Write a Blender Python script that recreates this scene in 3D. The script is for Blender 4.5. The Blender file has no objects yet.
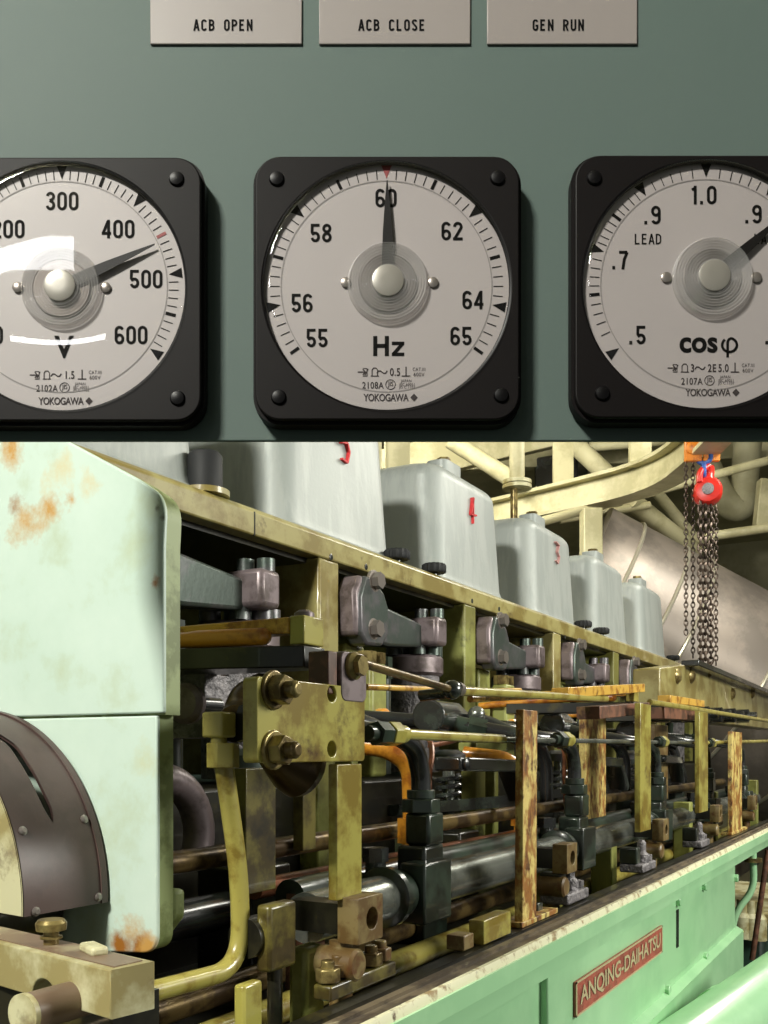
import bpy, bmesh, math, random
from mathutils import Vector, Matrix
random.seed(7)
# ---------------------------------------------------------------- frame of reference
# World X runs along the engine, world Y into the engine, Z up; the camera stands at (0, 0, EYE).
F, VX, HZ, EYE = 950.0, 925.0, 752.0, 1.2
TH = math.atan((VX - 384) / F); CT, ST = math.cos(TH), math.sin(TH)
RZ = TH - math.pi / 2                      # the instrument panel faces the camera
PITCH = 0.42                               # one cylinder of the engine
CAMP = Vector((0, 0, EYE))

def K(px, py, Y):                          # panel frame: right, away, up
    return Vector(((px - 384) * Y / F, Y, (HZ - py) * Y / F))
def k2w(v):
    return Vector((v[0] * ST + v[1] * CT, -v[0] * CT + v[1] * ST, v[2])) + CAMP
def C(px, py, Y): return k2w(K(px, py, Y))
def P(px, py, D): return C(px, py, F * D / (CT * (VX - px)))
def S(px, D): return P(px, HZ, D).x
def Zp(px, py, D): return P(px, py, D).z

# ---------------------------------------------------------------- materials
def lin(c):
    return tuple(((v / 255) / 12.92 if v / 255 <= .04045 else ((v / 255 + .055) / 1.055) ** 2.4) for v in c) + (1,)
MATS = {}
def paint(name, base, second=None, amount=.5, scale=12, rough=.5, metal=0.0, bump=0.0, bscale=60, sharp=.12,
          third=None, amount3=.4, scale3=30, spec=.5, coat=0.0, stretch=(1, 1, 1), spots=()):
    m = bpy.data.materials.new(name); m.use_nodes = True; nt = m.node_tree; N = nt.nodes; L = nt.links
    b = N['Principled BSDF']; b.inputs['Roughness'].default_value = rough; b.inputs['Metallic'].default_value = metal
    b.inputs['Specular IOR Level'].default_value = spec; b.inputs['Coat Weight'].default_value = coat
    tc = N.new('ShaderNodeTexCoord'); mp = N.new('ShaderNodeMapping'); mp.inputs['Scale'].default_value = stretch
    geo = N.new('ShaderNodeNewGeometry'); L.new(geo.outputs['Position'], mp.inputs['Vector'])
    col = None
    def layer(prev, colr, amt, sc, soft, det=6):
        nz = N.new('ShaderNodeTexNoise'); nz.inputs['Scale'].default_value = sc; nz.inputs['Detail'].default_value = det
        nz.inputs['Roughness'].default_value = .65; L.new(mp.outputs[0], nz.inputs['Vector'])
        rp = N.new('ShaderNodeMapRange'); rp.inputs['From Min'].default_value = 1 - amt - soft / 2 - .0
        rp.inputs['From Max'].default_value = 1 - amt + soft / 2; L.new(nz.outputs['Fac'], rp.inputs['Value'])
        mx = N.new('ShaderNodeMix'); mx.data_type = 'RGBA'; L.new(rp.outputs[0], mx.inputs['Factor'])
        if isinstance(prev, tuple): mx.inputs['A'].default_value = prev
        else: L.new(prev, mx.inputs['A'])
        mx.inputs['B'].default_value = colr; return mx.outputs['Result']
    col = lin(base)
    if second: col = layer(col, lin(second), amount, scale, sharp)
    if third: col = layer(col, lin(third), amount3, scale3, sharp)
    for pos, rad, colr, dens in spots:                   # stains with a place and shape of their own
        ds = N.new('ShaderNodeVectorMath'); ds.operation = 'DISTANCE'; L.new(geo.outputs['Position'], ds.inputs[0]); ds.inputs[1].default_value = pos
        nz = N.new('ShaderNodeTexNoise'); nz.inputs['Scale'].default_value = .55 / rad + 25; nz.inputs['Detail'].default_value = 7; nz.inputs['Roughness'].default_value = .7; L.new(geo.outputs['Position'], nz.inputs['Vector'])
        dv_ = N.new('ShaderNodeMath'); dv_.operation = 'DIVIDE'; L.new(ds.outputs['Value'], dv_.inputs[0]); dv_.inputs[1].default_value = rad
        ad = N.new('ShaderNodeMath'); ad.operation = 'MULTIPLY_ADD'; L.new(nz.outputs['Fac'], ad.inputs[0]); ad.inputs[1].default_value = 2.2; ad.inputs[2].default_value = dens - 1.1
        sb_ = N.new('ShaderNodeMath'); sb_.operation = 'SUBTRACT'; L.new(ad.outputs[0], sb_.inputs[0]); L.new(dv_.outputs[0], sb_.inputs[1])
        rp = N.new('ShaderNodeMapRange'); rp.inputs['From Min'].default_value = -.25; rp.inputs['From Max'].default_value = .55; L.new(sb_.outputs[0], rp.inputs['Value'])
        mx = N.new('ShaderNodeMix'); mx.data_type = 'RGBA'; L.new(rp.outputs[0], mx.inputs['Factor'])
        if isinstance(col, tuple): mx.inputs['A'].default_value = col
        else: L.new(col, mx.inputs['A'])
        mx.inputs['B'].default_value = lin(colr); col = mx.outputs['Result']
    if isinstance(col, tuple): b.inputs['Base Color'].default_value = col
    else: L.new(col, b.inputs['Base Color'])
    if bump:
        nz = N.new('ShaderNodeTexNoise'); nz.inputs['Scale'].default_value = bscale; nz.inputs['Detail'].default_value = 4
        L.new(geo.outputs['Position'], nz.inputs['Vector'])
        bp = N.new('ShaderNodeBump'); bp.inputs['Strength'].default_value = bump; bp.inputs['Distance'].default_value = .004
        L.new(nz.outputs['Fac'], bp.inputs['Height']); L.new(bp.outputs[0], b.inputs['Normal'])
    MATS[name] = m; return m
def clear(name, fac, tint=(1, 1, 1, 1), rough=.02, haze=0):
    m = bpy.data.materials.new(name); m.use_nodes = True; nt = m.node_tree; N = nt.nodes; L = nt.links
    for n in list(N):
        if n.type != 'OUTPUT_MATERIAL': N.remove(n)
    out = [n for n in N if n.type == 'OUTPUT_MATERIAL'][0]
    t = N.new('ShaderNodeBsdfTransparent'); t.inputs[0].default_value = tint
    g = N.new('ShaderNodeBsdfGlossy'); g.inputs['Roughness'].default_value = rough
    fr = N.new('ShaderNodeLayerWeight'); pw = N.new('ShaderNodeMath'); pw.operation = 'POWER'; pw.inputs[1].default_value = 5
    L.new(fr.outputs['Facing'], pw.inputs[0]); fr.inputs['Blend'].default_value = .5
    mu = N.new('ShaderNodeMath'); mu.operation = 'MULTIPLY_ADD'; mu.inputs[1].default_value = .9; mu.inputs[2].default_value = .04 * fac; mu.use_clamp = True; L.new(pw.outputs[0], mu.inputs[0])
    mx = N.new('ShaderNodeMixShader'); L.new(mu.outputs[0], mx.inputs[0]); L.new(t.outputs[0], mx.inputs[1]); L.new(g.outputs[0], mx.inputs[2])
    top = mx.outputs[0]
    if haze:                                             # slightly milky moulded plastic
        df = N.new('ShaderNodeBsdfDiffuse'); df.inputs[0].default_value = (.8, .78, .76, 1)
        m2 = N.new('ShaderNodeMixShader'); m2.inputs[0].default_value = haze; L.new(top, m2.inputs[1]); L.new(df.outputs[0], m2.inputs[2]); top = m2.outputs[0]
    L.new(top, out.inputs[0]); MATS[name] = m; return m

panel_green = paint('panel_green', (77, 91, 86), (81, 94, 89), .5, 3, .6, sharp=.5, spec=.22)
plate_grey = paint('engraved_plate', (128, 121, 117), rough=.45)
ink = paint('black_ink', (10, 9, 9), rough=.7, spec=.08)
ink_soft = paint('fine_print_ink', (56, 50, 50), rough=.7, spec=.1)
ink_grey = paint('scale_arc_ink', (120, 114, 112), rough=.6)
red_ink = paint('red_ink', (120, 38, 38), rough=.6)
bezel_black = paint('bezel_black', (15, 12, 12), rough=.5, spec=.12)
screw_black = paint('screw_black', (9, 8, 9), rough=.4, spec=.15)
dial_white = paint('dial_white', (150, 143, 141), rough=.5)
pointer_black = paint('pointer_black', (16, 13, 13), rough=.5, spec=.2)
hub_silver = paint('hub_silver', (140, 136, 128), rough=.35, metal=.3)
hub_dark = paint('movement_dark', (112, 104, 100), rough=.4, metal=.5)
screw_steel = paint('screw_steel', (150, 142, 136), rough=.3, metal=.7)
glass = clear('cover_glass', 1.0)
dome_clear = clear('hub_dome', 5, (.86, .85, .84, 1), .15, .16)

SE = S(163, .40)                                        # plane of the end cover's face
def onend(px, py, s=None):
    s = SE if s is None else s; tt = (px - 384) / F; D = s * (ST - tt * CT) / (CT + tt * ST); Y = s * CT + D * ST
    return (D, EYE + (HZ - py) * Y / F)
def spot(px, py, r, colr, dens=.7):
    q = onend(px, py); return ((SE, q[0], q[1]), r, colr, dens)
RS, RD = (190, 146, 78), (150, 96, 36)
end_green = paint('pale_green_paint', (200, 217, 204), (189, 209, 194), .52, 9, .42, third=(176, 186, 150), amount3=.33, scale3=18, sharp=.3, bump=.05, bscale=30, coat=.1,
    spots=[spot(10, 450, .018, RS, .55), spot(28, 525, .024, RS, .5), spot(48, 512, .016, RS, .5), spot(16, 505, .014, RD, .35), spot(72, 500, .012, RS, .25), spot(60, 470, .03, (206, 190, 140), .3), spot(90, 478, .022, (206, 190, 140), .25), spot(155, 582, .006, RD, .5),
           spot(137, 950, .014, RD, .8), spot(120, 945, .012, RD, .75), spot(147, 945, .010, RS, .8), spot(128, 928, .02, RS, .4), spot(140, 760, .03, (190, 196, 160), .2), spot(157, 508, .004, (90, 84, 60), .4), spot(163, 517, .004, (90, 84, 60), .4)])
end_edge = paint('green_edge_paint', (150, 164, 112), (112, 124, 74), .5, 30, .5, third=(70, 62, 36), amount3=.3, scale3=60)
olive = paint('oily_olive_paint', (156, 147, 94), (126, 112, 60), .5, 14, .38, third=(84, 66, 30), amount3=.33, scale3=26, coat=.3)
inner_olive = paint('olive_green_paint', (142, 146, 78), (110, 108, 50), .5, 10, .45, third=(52, 50, 24), amount3=.36, scale3=18)
plate_yellow = paint('oil_stained_yellow_paint', (166, 158, 78), (126, 108, 40), .48, 22, .3, third=(78, 54, 20), amount3=.37, scale3=26, coat=.4)
rust_yellow = paint('rusted_cream_paint', (208, 188, 112), (146, 98, 42), .50, 60, .5, third=(88, 54, 26), amount3=.42, scale3=80, stretch=(1, 1, .6), bump=.25, bscale=160)
arm_yellow = paint('amber_oil_paint', (212, 168, 72), (150, 98, 34), .45, 40, .35, third=(74, 48, 22), amount3=.36, scale3=60, coat=.3)
tube_yellow = paint('yellow_green_tube', (164, 154, 78), (128, 110, 46), .45, 40, .3, coat=.4)
silver = paint('aluminium_paint', (156, 161, 157), (144, 150, 146), .5, 30, .47, metal=.12, bump=.06, bscale=180, stretch=(1, 1, .2))
arm_steel = paint('dark_cast_steel', (104, 100, 104), (74, 84, 78), .5, 10, .38, metal=.55, bump=.06, bscale=120)
mauve_steel = paint('mauve_steel', (122, 110, 112), (86, 76, 74), .45, 30, .4, metal=.4)
grey_cast = paint('textured_grey_casting', (128, 124, 126), (88, 86, 88), .45, 60, .5, metal=.3, bump=.8, bscale=220)
black_rub = paint('oily_black', (34, 34, 34), (50, 56, 50), .45, 20, .24, spec=.7, coat=.4)
dark_olive = paint('dark_olive_grease', (104, 96, 44), (62, 52, 24), .5, 24, .35, third=(36, 30, 16), amount3=.38, scale3=30, coat=.3)
black_matte = paint('black_matte', (34, 35, 36), rough=.6, spec=.25)
black_green = paint('oily_black_green', (46, 58, 48), (28, 32, 26), .5, 24, .28, spec=.6, coat=.4)
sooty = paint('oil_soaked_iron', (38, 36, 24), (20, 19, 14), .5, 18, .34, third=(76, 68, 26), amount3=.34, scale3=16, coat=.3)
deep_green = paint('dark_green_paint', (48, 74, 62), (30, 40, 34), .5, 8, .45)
shaft_steel = paint('oily_steel', (150, 154, 146), (104, 108, 100), .5, 14, .24, metal=.75)
brass_rod = paint('brown_rod', (120, 100, 60), (70, 54, 34), .5, 30, .3, metal=.5)
copper = paint('copper_tube', (140, 88, 62), (92, 58, 40), .5, 30, .3, metal=.6)
amber = paint('amber_pipe', (206, 140, 44), (150, 84, 24), .45, 30, .3, third=(84, 48, 18), amount3=.3, coat=.4)
rust_block = paint('rusty_block', (124, 108, 68), (98, 76, 42), .5, 40, .42, third=(92, 58, 28), amount3=.38, scale3=60)
rust_brown = paint('rust_brown', (118, 78, 58), (78, 52, 38), .5, 40, .5, third=(150, 120, 70), amount3=.34)
nut_yellow = paint('oily_bolt', (150, 134, 84), (92, 76, 44), .5, 40, .28, metal=.5)
mint = paint('mint_green_paint', (164, 210, 162), (154, 202, 154), .5, 8, .32, coat=.3)
ledge_brown = paint('worn_ledge', (104, 92, 72), (66, 56, 44), .5, 60, .45, third=(168, 158, 128), amount3=.33, scale3=50, stretch=(.6, 1, 1))
chipped_edge = paint('chipped_cream_edge', (214, 212, 178), (150, 128, 90), .42, 60, .5, third=(80, 56, 38), amount3=.36, scale3=90)
guard_brown = paint('brown_guard_paint', (84, 66, 62), (70, 54, 50), .5, 14, .4, bump=.04)
bracket_tan = paint('dirty_cream_paint', (196, 192, 154), (150, 138, 92), .5, 16, .4, third=(96, 74, 52), amount3=.36, scale3=24)
bracket_brown = paint('brown_oil_stain', (118, 98, 80), (150, 138, 110), .42, 30, .4)
cream = paint('cream_deck_paint', (194, 187, 148), (170, 163, 124), .5, 6, .5)
cream_dim = paint('cream_bulkhead', (176, 170, 136), (156, 150, 116), .5, 3, .6)
lagging = paint('aluminium_lagging', (140, 130, 120), (118, 110, 102), .5, 5, .42, metal=.5, bump=.1, bscale=14)
lag_seam = paint('lagging_seam', (206, 200, 180), rough=.3, metal=.7)
red_paint = paint('red_hoist_paint', (206, 44, 34), rough=.3, coat=.3)
blue_paint = paint('blue_hook_paint', (60, 96, 170), rough=.35)
orange_paint = paint('orange_trolley_paint', (220, 130, 34), (170, 92, 24), .45, 30, .4)
chain_mat = paint('chain_steel', (98, 84, 74), (60, 50, 44), .5, 60, .4, metal=.6)
tag_red = paint('red_plate', (168, 84, 70), (140, 70, 58), .5, 40, .45)
tag_cream = paint('plate_lettering', (206, 190, 150), rough=.4, metal=.3)
red_mark = paint('red_marker', (196, 40, 44), rough=.6)
faded_mark = paint('faded_marker', (186, 140, 136), rough=.6)
deck_dark = paint('dark_deck', (66, 74, 60), (50, 54, 44), .5, 5, .5)

# ---------------------------------------------------------------- mesh helpers
COL = bpy.context.scene.collection
def fillet(pts, r, n=7):
    if not r: return [Vector(p) for p in pts]
    pts = [Vector(p) for p in pts]; out = [pts[0]]
    for i in range(1, len(pts) - 1):
        a, b, c = pts[i - 1], pts[i], pts[i + 1]
        d1, d2 = (a - b), (c - b); rr = min(r, d1.length * .48, d2.length * .48)
        p, q = b + d1.normalized() * rr, b + d2.normalized() * rr
        for k in range(n + 1):
            t = k / n; out.append(p * (1 - t) ** 2 + b * 2 * t * (1 - t) + q * t * t)
    out.append(pts[-1]); return out
class MB:
    def __init__(self): self.bm = bmesh.new()
    def face(self, vs):
        try: return self.bm.faces.new(vs)
        except ValueError: return None
    def loft(self, rings, cap=True, close=False):
        R = [[self.bm.verts.new(p) for p in r] for r in rings]; n = len(R[0])
        for a, b in zip(R, R[1:]):
            for i in range(n): self.face((a[i], a[(i + 1) % n], b[(i + 1) % n], b[i]))
        if close:
            a, b = R[-1], R[0]
            for i in range(n): self.face((a[i], a[(i + 1) % n], b[(i + 1) % n], b[i]))
        elif cap:
            self.face(R[0][::-1]); self.face(R[-1])
        return self
    def box(self, x0, x1, y0, y1, z0, z1, M=None):
        ps = [Vector((x, y, z)) for z in (z0, z1) for x, y in ((x0, y0), (x1, y0), (x1, y1), (x0, y1))]
        if M: ps = [M @ p for p in ps]
        return self.loft([ps[:4], ps[4:]])
    def bar(self, p0, p1, w, h, up=Vector((0, 0, 1)), w1=None, h1=None):
        p0, p1 = Vector(p0), Vector(p1); d = (p1 - p0).normalized()
        if abs(d.dot(up.normalized())) > .999: up = Vector((ST, -CT, 0))
        a = d.cross(up).normalized(); u = a.cross(d)
        w1 = w if w1 is None else w1; h1 = h if h1 is None else h1
        f = lambda p, w, h: [p + a * sx * w / 2 + u * sz * h / 2 for sx, sz in ((-1, -1), (1, -1), (1, 1), (-1, 1))]
        return self.loft([f(p0, w, h), f(p1, w1, h1)])
    @staticmethod
    def basis(d):
        d = Vector(d).normalized(); a = d.orthogonal().normalized(); return d, a, d.cross(a)
    def cyl(self, p0, p1, r0, r1=None, seg=24, ph=0):
        p0, p1 = Vector(p0), Vector(p1); r1 = r0 if r1 is None else r1
        if abs((p1 - p0).normalized().z) > .99: a, b = Vector((1, 0, 0)), Vector((0, 1, 0))
        else: _, a, b = self.basis(p1 - p0)
        ring = lambda p, r: [p + (a * math.cos(ph + 2 * math.pi * i / seg) + b * math.sin(ph + 2 * math.pi * i / seg)) * r for i in range(seg)]
        return self.loft([ring(p0, r0), ring(p1, r1)])
    def hexa(self, p, d, r, h): return self.cyl(p, Vector(p) + Vector(d).normalized() * h, r, seg=6)
    def lathe(self, o, d, prof, seg=32, cap=True):
        o = Vector(o); d = Vector(d).normalized()
        if abs(d.z) > .99: a, b = Vector((1, 0, 0)), Vector((0, 1, 0))
        else: d, a, b = self.basis(d)
        return self.loft([[o + d * h + (a * math.cos(2 * math.pi * i / seg) + b * math.sin(2 * math.pi * i / seg)) * r for i in range(seg)] for r, h in prof], cap)
    def tube(self, pts, r, seg=14, fil=0, n=7):
        pts = fillet(pts, fil, n); T = []
        for i in range(len(pts)):
            T.append((pts[min(i + 1, len(pts) - 1)] - pts[max(i - 1, 0)]).normalized())
        a = T[0].orthogonal().normalized(); rings = []
        for i, p in enumerate(pts):
            a = (a - T[i] * a.dot(T[i])).normalized(); b = T[i].cross(a)
            rr = r(i / (len(pts) - 1)) if callable(r) else r
            rings.append([p + (a * math.cos(2 * math.pi * k / seg) + b * math.sin(2 * math.pi * k / seg)) * rr for k in range(seg)])
        return self.loft(rings)
    def prism(self, poly, t0, t1, ax='y'):
        f = {'y': lambda a, b, t: Vector((a, t, b)), 'x': lambda a, b, t: Vector((t, a, b)), 'z': lambda a, b, t: Vector((a, b, t))}[ax]
        return self.loft([[f(a, b, t0) for a, b in poly], [f(a, b, t1) for a, b in poly]])
    def torus(self, c, d, R, r, seg=32, s2=10, stretch=None):
        d, a, b = self.basis(d); c = Vector(c); rings = []
        for i in range(seg):
            t = 2 * math.pi * i / seg; o = a * math.cos(t) + b * math.sin(t)
            rings.append([c + o * R + (o * math.cos(2 * math.pi * k / s2) + d * math.sin(2 * math.pi * k / s2)) * r for k in range(s2)])
        return self.loft(rings, False, True)
    def ball(self, c, r, sc=(1, 1, 1), seg=20, M=None):
        c = Vector(c); n = seg // 2; rings = []
        for j in range(1, n):
            t = math.pi * j / n
            ring = [Vector((math.sin(t) * math.cos(2 * math.pi * k / seg) * sc[0], math.sin(t) * math.sin(2 * math.pi * k / seg) * sc[1], -math.cos(t) * sc[2])) * r for k in range(seg)]
            rings.append([c + (M @ v if M else v) for v in ring])
        return self.loft(rings)
    def grid(self, rows):
        R = [[self.bm.verts.new(p) for p in r] for r in rows]
        for a, b in zip(R, R[1:]):
            for i in range(len(a) - 1): self.face((a[i], a[i + 1], b[i + 1], b[i]))
        return self
    def add_mesh(self, me, M):
        b = bmesh.new(); b.from_mesh(me); b.transform(M); t = bpy.data.meshes.new('t'); b.to_mesh(t); b.free()
        self.bm.from_mesh(t); bpy.data.meshes.remove(t); return self
    def mesh(self, name, mat, origin=Vector(), bevel=0, seg=2, sharp=35):
        bmesh.ops.recalc_face_normals(self.bm, faces=self.bm.faces[:])
        bmesh.ops.translate(self.bm, verts=self.bm.verts[:], vec=-Vector(origin))
        me = bpy.data.meshes.new(name); self.bm.to_mesh(me); self.bm.free(); me.materials.append(mat)
        me.polygons.foreach_set('use_smooth', [True] * len(me.polygons)); me.set_sharp_from_angle(angle=math.radians(sharp)); return me
    def build(self, name, mat, parent=None, origin=None, bevel=0, seg=2, sharp=35, rz=0, loc=None):
        """parent given: verts are shifted by the parent's origin; else the mesh is top-level with its origin at `origin`"""
        og = Vector(ORG.get(parent.name, parent.location)) if parent else Vector(origin if origin is not None else (0, 0, 0))
        me = self.mesh(name, mat, og); o = bpy.data.objects.new(name, me); COL.objects.link(o)
        if parent: o.parent = parent; ORG[o.name] = tuple(og)
        else:
            o.location = loc if loc is not None else og; o.rotation_euler.z = rz
        if bevel:
            b = o.modifiers.new('bevel', 'BEVEL'); b.width = bevel; b.segments = seg; b.limit_method = 'ANGLE'; b.angle_limit = math.radians(40); b.harden_normals = False
        return o
ORG = {}
def tag(o, label, cat, group=None):
    o['label'] = label; o['category'] = cat
    if group: o['group'] = group
    return o
def thing(name, label, cat, loc=(0, 0, 0), group=None):
    o = bpy.data.objects.new(name, None); COL.objects.link(o); o.location = loc; o.empty_display_size = .02
    return tag(o, label, cat, group)
def kthing(name, label, cat, kloc, group=None):           # a thing on the instrument panel
    o = thing(name, label, cat, k2w(kloc), group); o.rotation_euler.z = RZ; ORG[o.name] = tuple(kloc); return o
def structure(o): o['kind'] = 'structure'; return o
def copy_thing(o, d, label):
    def cp(src, par):
        c = src.copy(); COL.objects.link(c)
        if par: c.parent = par
        for ch in list(src.children): cp(ch, c)
        return c
    c = cp(o, None); c.location = Vector(o.location) + Vector(d); c['label'] = label; return c
def text_mesh(s, size, sx=.8, off=0.0, space=1.0, shear=0):
    cu = bpy.data.curves.new('txt', 'FONT'); cu.body = s; cu.size = size; cu.align_x = 'CENTER'; cu.align_y = 'CENTER'
    cu.offset = off; cu.space_character = space; cu.resolution_u = 4; cu.shear = shear
    o = bpy.data.objects.new('txt', cu); COL.objects.link(o); dg = bpy.context.evaluated_depsgraph_get(); dg.update()
    me = bpy.data.meshes.new_from_object(o.evaluated_get(dg)); bpy.data.objects.remove(o); bpy.data.curves.remove(cu)
    xs = [v.co.x for v in me.vertices]; ys = [v.co.y for v in me.vertices]
    cx, cy = (min(xs) + max(xs)) / 2, (min(ys) + max(ys)) / 2
    for v in me.vertices: v.co.x = (v.co.x - cx) * sx; v.co.y -= cy
    return me
def flat_curve(loops, extrude, bevel=0):                  # plate with holes, in XY, thickness 2*extrude
    cu = bpy.data.curves.new('pl', 'CURVE'); cu.dimensions = '2D'; cu.fill_mode = 'BOTH'; cu.extrude = extrude; cu.bevel_depth = bevel; cu.bevel_resolution = 2
    cu.offset = -bevel
    for lp in loops:
        sp = cu.splines.new('POLY'); sp.points.add(len(lp) - 1); sp.use_cyclic_u = True
        for p, q in zip(sp.points, lp): p.co = (q[0], q[1], 0, 1)
    o = bpy.data.objects.new('pl', cu); COL.objects.link(o); dg = bpy.context.evaluated_depsgraph_get(); dg.update()
    me = bpy.data.meshes.new_from_object(o.evaluated_get(dg)); bpy.data.objects.remove(o); bpy.data.curves.remove(cu); return me
def circ(cx, cy, r, n=24): return [(cx + r * math.cos(2 * math.pi * i / n), cy + r * math.sin(2 * math.pi * i / n)) for i in range(n)]
def rrect(x0, x1, y0, y1, r, n=6):
    out = []
    for cx, cy, a0 in ((x1 - r, y1 - r, 0), (x0 + r, y1 - r, 90), (x0 + r, y0 + r, 180), (x1 - r, y0 + r, 270)):
        for i in range(n + 1):
            a = math.radians(a0 + 90 * i / n); out.append((cx + r * math.cos(a), cy + r * math.sin(a)))
    return out

def arcp(cx, cy, rx, ry, a0, a1, n=10): return [(cx + rx * math.cos(math.radians(a0 + (a1 - a0) * i / n)), cy + ry * math.sin(math.radians(a0 + (a1 - a0) * i / n))) for i in range(n + 1)]
def glyph(ch, W, t):                                     # centre lines of a condensed grotesque letter, unit height
    l, r_, T, B, c = t / 2, W - t / 2, 1 - t / 2, t / 2, W / 2; rx = r_ - c; ry = rx * 1.05; M = .53
    o = arcp(c, T - ry, rx, ry, 0, 180) + arcp(c, B + ry, rx, ry, 180, 360)
    if ch in '0O': return [o + [o[0], o[1]]]
    if ch == '1': return [[(c + .05, B - t / 2), (c + .05, 1)], [(c + .05, T - .04), (c - .13, T - .15)]]
    if ch == '2': return [arcp(c, T - ry, rx, ry, 180, -25) + [(l + .02, B + .02)], [(l - t / 2, B), (r_ + t / 2, B)]]
    if ch == '3': return [arcp(c, T - ry * .95, rx * .94, ry * .95, 170, -80) + [(c - .04, M)], [(c - .04, M)] + arcp(c, B + ry * 1.05, rx, ry * 1.05, 80, -170)]
    if ch == '4': return [[(r_ - .07, 0), (r_ - .07, 1)], [(r_ - .1, T), (l, .27)], [(l - t / 2, .27), (r_ + .07, .27)]]
    if ch == '5': return [[(r_ + t / 3, T), (l + .02, T), (l + .01, .50)], [(l + .01, .53)] + arcp(c, B + ry * 1.12, rx, ry * 1.12, 130, -165)]
    if ch == '6': return [arcp(c, T - ry, rx, ry, 20, 180) + arcp(c, B + ry * 1.05, rx, ry * 1.05, 180, 360) + arcp(c, B + ry * 1.15, rx, ry * 1.1, 0, 150)]
    if ch == '7': return [[(l - t / 2, T), (r_, T)], [(r_, T), (c + .02, .55), (c - .06, 0)]]
    if ch == '8':
        a = arcp(c, T - ry * .92, rx * .93, ry * .92, 0, 360, 20); b_ = arcp(c, B + ry * 1.04, rx, ry * 1.04, 0, 360, 20); return [a + [a[1]], b_ + [b_[1]]]
    if ch == '9': return [[(W - x, 1 - y) for x, y in p] for p in glyph('6', W, t)]
    if ch == '.': return [[(c - t * .55, 0), (c - t * .55, t * 1.15)]]
    if ch == 'A': return [[(l - .03, 0), (c, 1)], [(r_ + .03, 0), (c, 1)], [(l + .06, .3), (r_ - .06, .3)]]
    if ch == 'B': return [[(l, 0), (l, 1)], [(l, T)] + arcp(r_ - .2, T - .205, .18, .205, 90, -90) + [(l, M)], [(l, M)] + arcp(r_ - .2, B + .225, .2, .225, 90, -90) + [(l, B)]]
    if ch == 'C': return [arcp(c, T - ry, rx, ry, 15, 180) + arcp(c, B + ry, rx, ry, 180, 345)]
    if ch == 'D': return [[(l, 0), (l, 1)], [(l, T)] + arcp(r_ - .25, T - .26, .25, .26, 90, 0) + arcp(r_ - .25, B + .26, .25, .26, 0, -90) + [(l, B)]]
    if ch == 'E': return [[(l, 0), (l, 1)], [(l, T), (r_, T)], [(l, M), (r_ - .05, M)], [(l, B), (r_, B)]]
    if ch == 'G': return [arcp(c, T - ry, rx, ry, 15, 180) + arcp(c, B + ry, rx, ry, 180, 360) + [(r_, .45), (c, .45)]]
    if ch == 'L': return [[(l, 0), (l, 1)], [(l, B), (r_, B)]]
    if ch == 'N': return [[(l, 0), (l, 1)], [(r_, 0), (r_, 1)], [(l, T), (r_, B)]]
    if ch in 'PR':
        g_ = [[(l, 0), (l, 1)], [(l, T)] + arcp(r_ - .22, T - .225, .22, .225, 90, -90) + [(l, T - .45)]]
        return g_ + ([[(c, T - .45), (r_, 0)]] if ch == 'R' else [])
    if ch == 'S': return [arcp(c, T - ry * .92, rx, ry * .92, 15, 240) + arcp(c, B + ry, rx, ry, 60, -165)]
    if ch == 'U': return [[(l, 1)] + arcp(c, B + ry, rx, ry, 180, 360) + [(r_, 1)]]
    if ch == 'H': return [[(l, 0), (l, 1)], [(r_, 0), (r_, 1)], [(l, M - .02), (r_, M - .02)]]
    if ch == 'z': return [[(.02, .72 - t / 2), (W - .02, .72 - t / 2)], [(.02, t / 2), (W - .02, t / 2)], [(W - .09, .72 - t / 2), (.09, t / 2)]]
    return []
def ribbon(m, pts, w, Y):                                # a painted stroke lying on the plane y = Y
    n = len(pts); V = [Vector((p[0], Y, p[1])) for p in pts]; rows = [[], []]
    for i in range(n):
        d0 = (V[i] - V[i - 1]).normalized() if i else None; d1 = (V[i + 1] - V[i]).normalized() if i < n - 1 else None
        d = ((d0 or d1) + (d1 or d0)).normalized(); k = 1 if not (d0 and d1) else 1 / max(.55, d.dot(d1))
        nn = Vector((d.z, 0, -d.x)) * w / 2 * k; rows[0].append(V[i] - nn); rows[1].append(V[i] + nn)
    m.grid(rows)
def write(m, txt, px, py, Y, h, W, t, adv):              # h, adv in photo pixels; W, t in units of h
    sc = Y / F; widths = [(.5 if ch == '.' else 1) for ch in txt]; tot = sum(widths) * adv - (adv - W * h); x = px - tot / 2
    for ch, f in zip(txt, widths):
        for st in glyph(ch, W if ch != '.' else t * 1.4, t):
            o_ = K(x, py + h / 2, Y); ribbon(m, [(o_.x + a * h * sc, o_.z + b * h * sc) for a, b in st], t * h * sc, Y)
        x += adv * f
# ================================================================= INSTRUMENT PANEL
YP = .409                                               # panel sheet; bezel fronts sit at .399
YB, YD = .3985, .4006
root = kthing('instrument_panel', 'dull green steel switchboard panel carrying three black dial gauges', 'panel', K(384, 440, YP))
a, b = K(-88, 441, YP), K(857, -190, YP)
MB().box(a.x, b.x, YP, YP + .002, a.z, b.z).build('panel_sheet', panel_green, root, bevel=.0006)
m = MB()                                                # shallow housing behind, its underside sloping up away from the eye
m.loft([[Vector((x, YP + .002, a.z + .004)), Vector((x, YP + .002, b.z)), Vector((x, YP + .075, b.z)), Vector((x, YP + .075, a.z + .048))] for x in (a.x + .004, b.x - .004)])
m.build('housing', panel_green, root)
for x in (a.x + .05, b.x - .05):
    MB().box(x - .02, x + .02, YP + .02, YP + .06, b.z, 1.6).build('hanger', panel_green, root)

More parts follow.
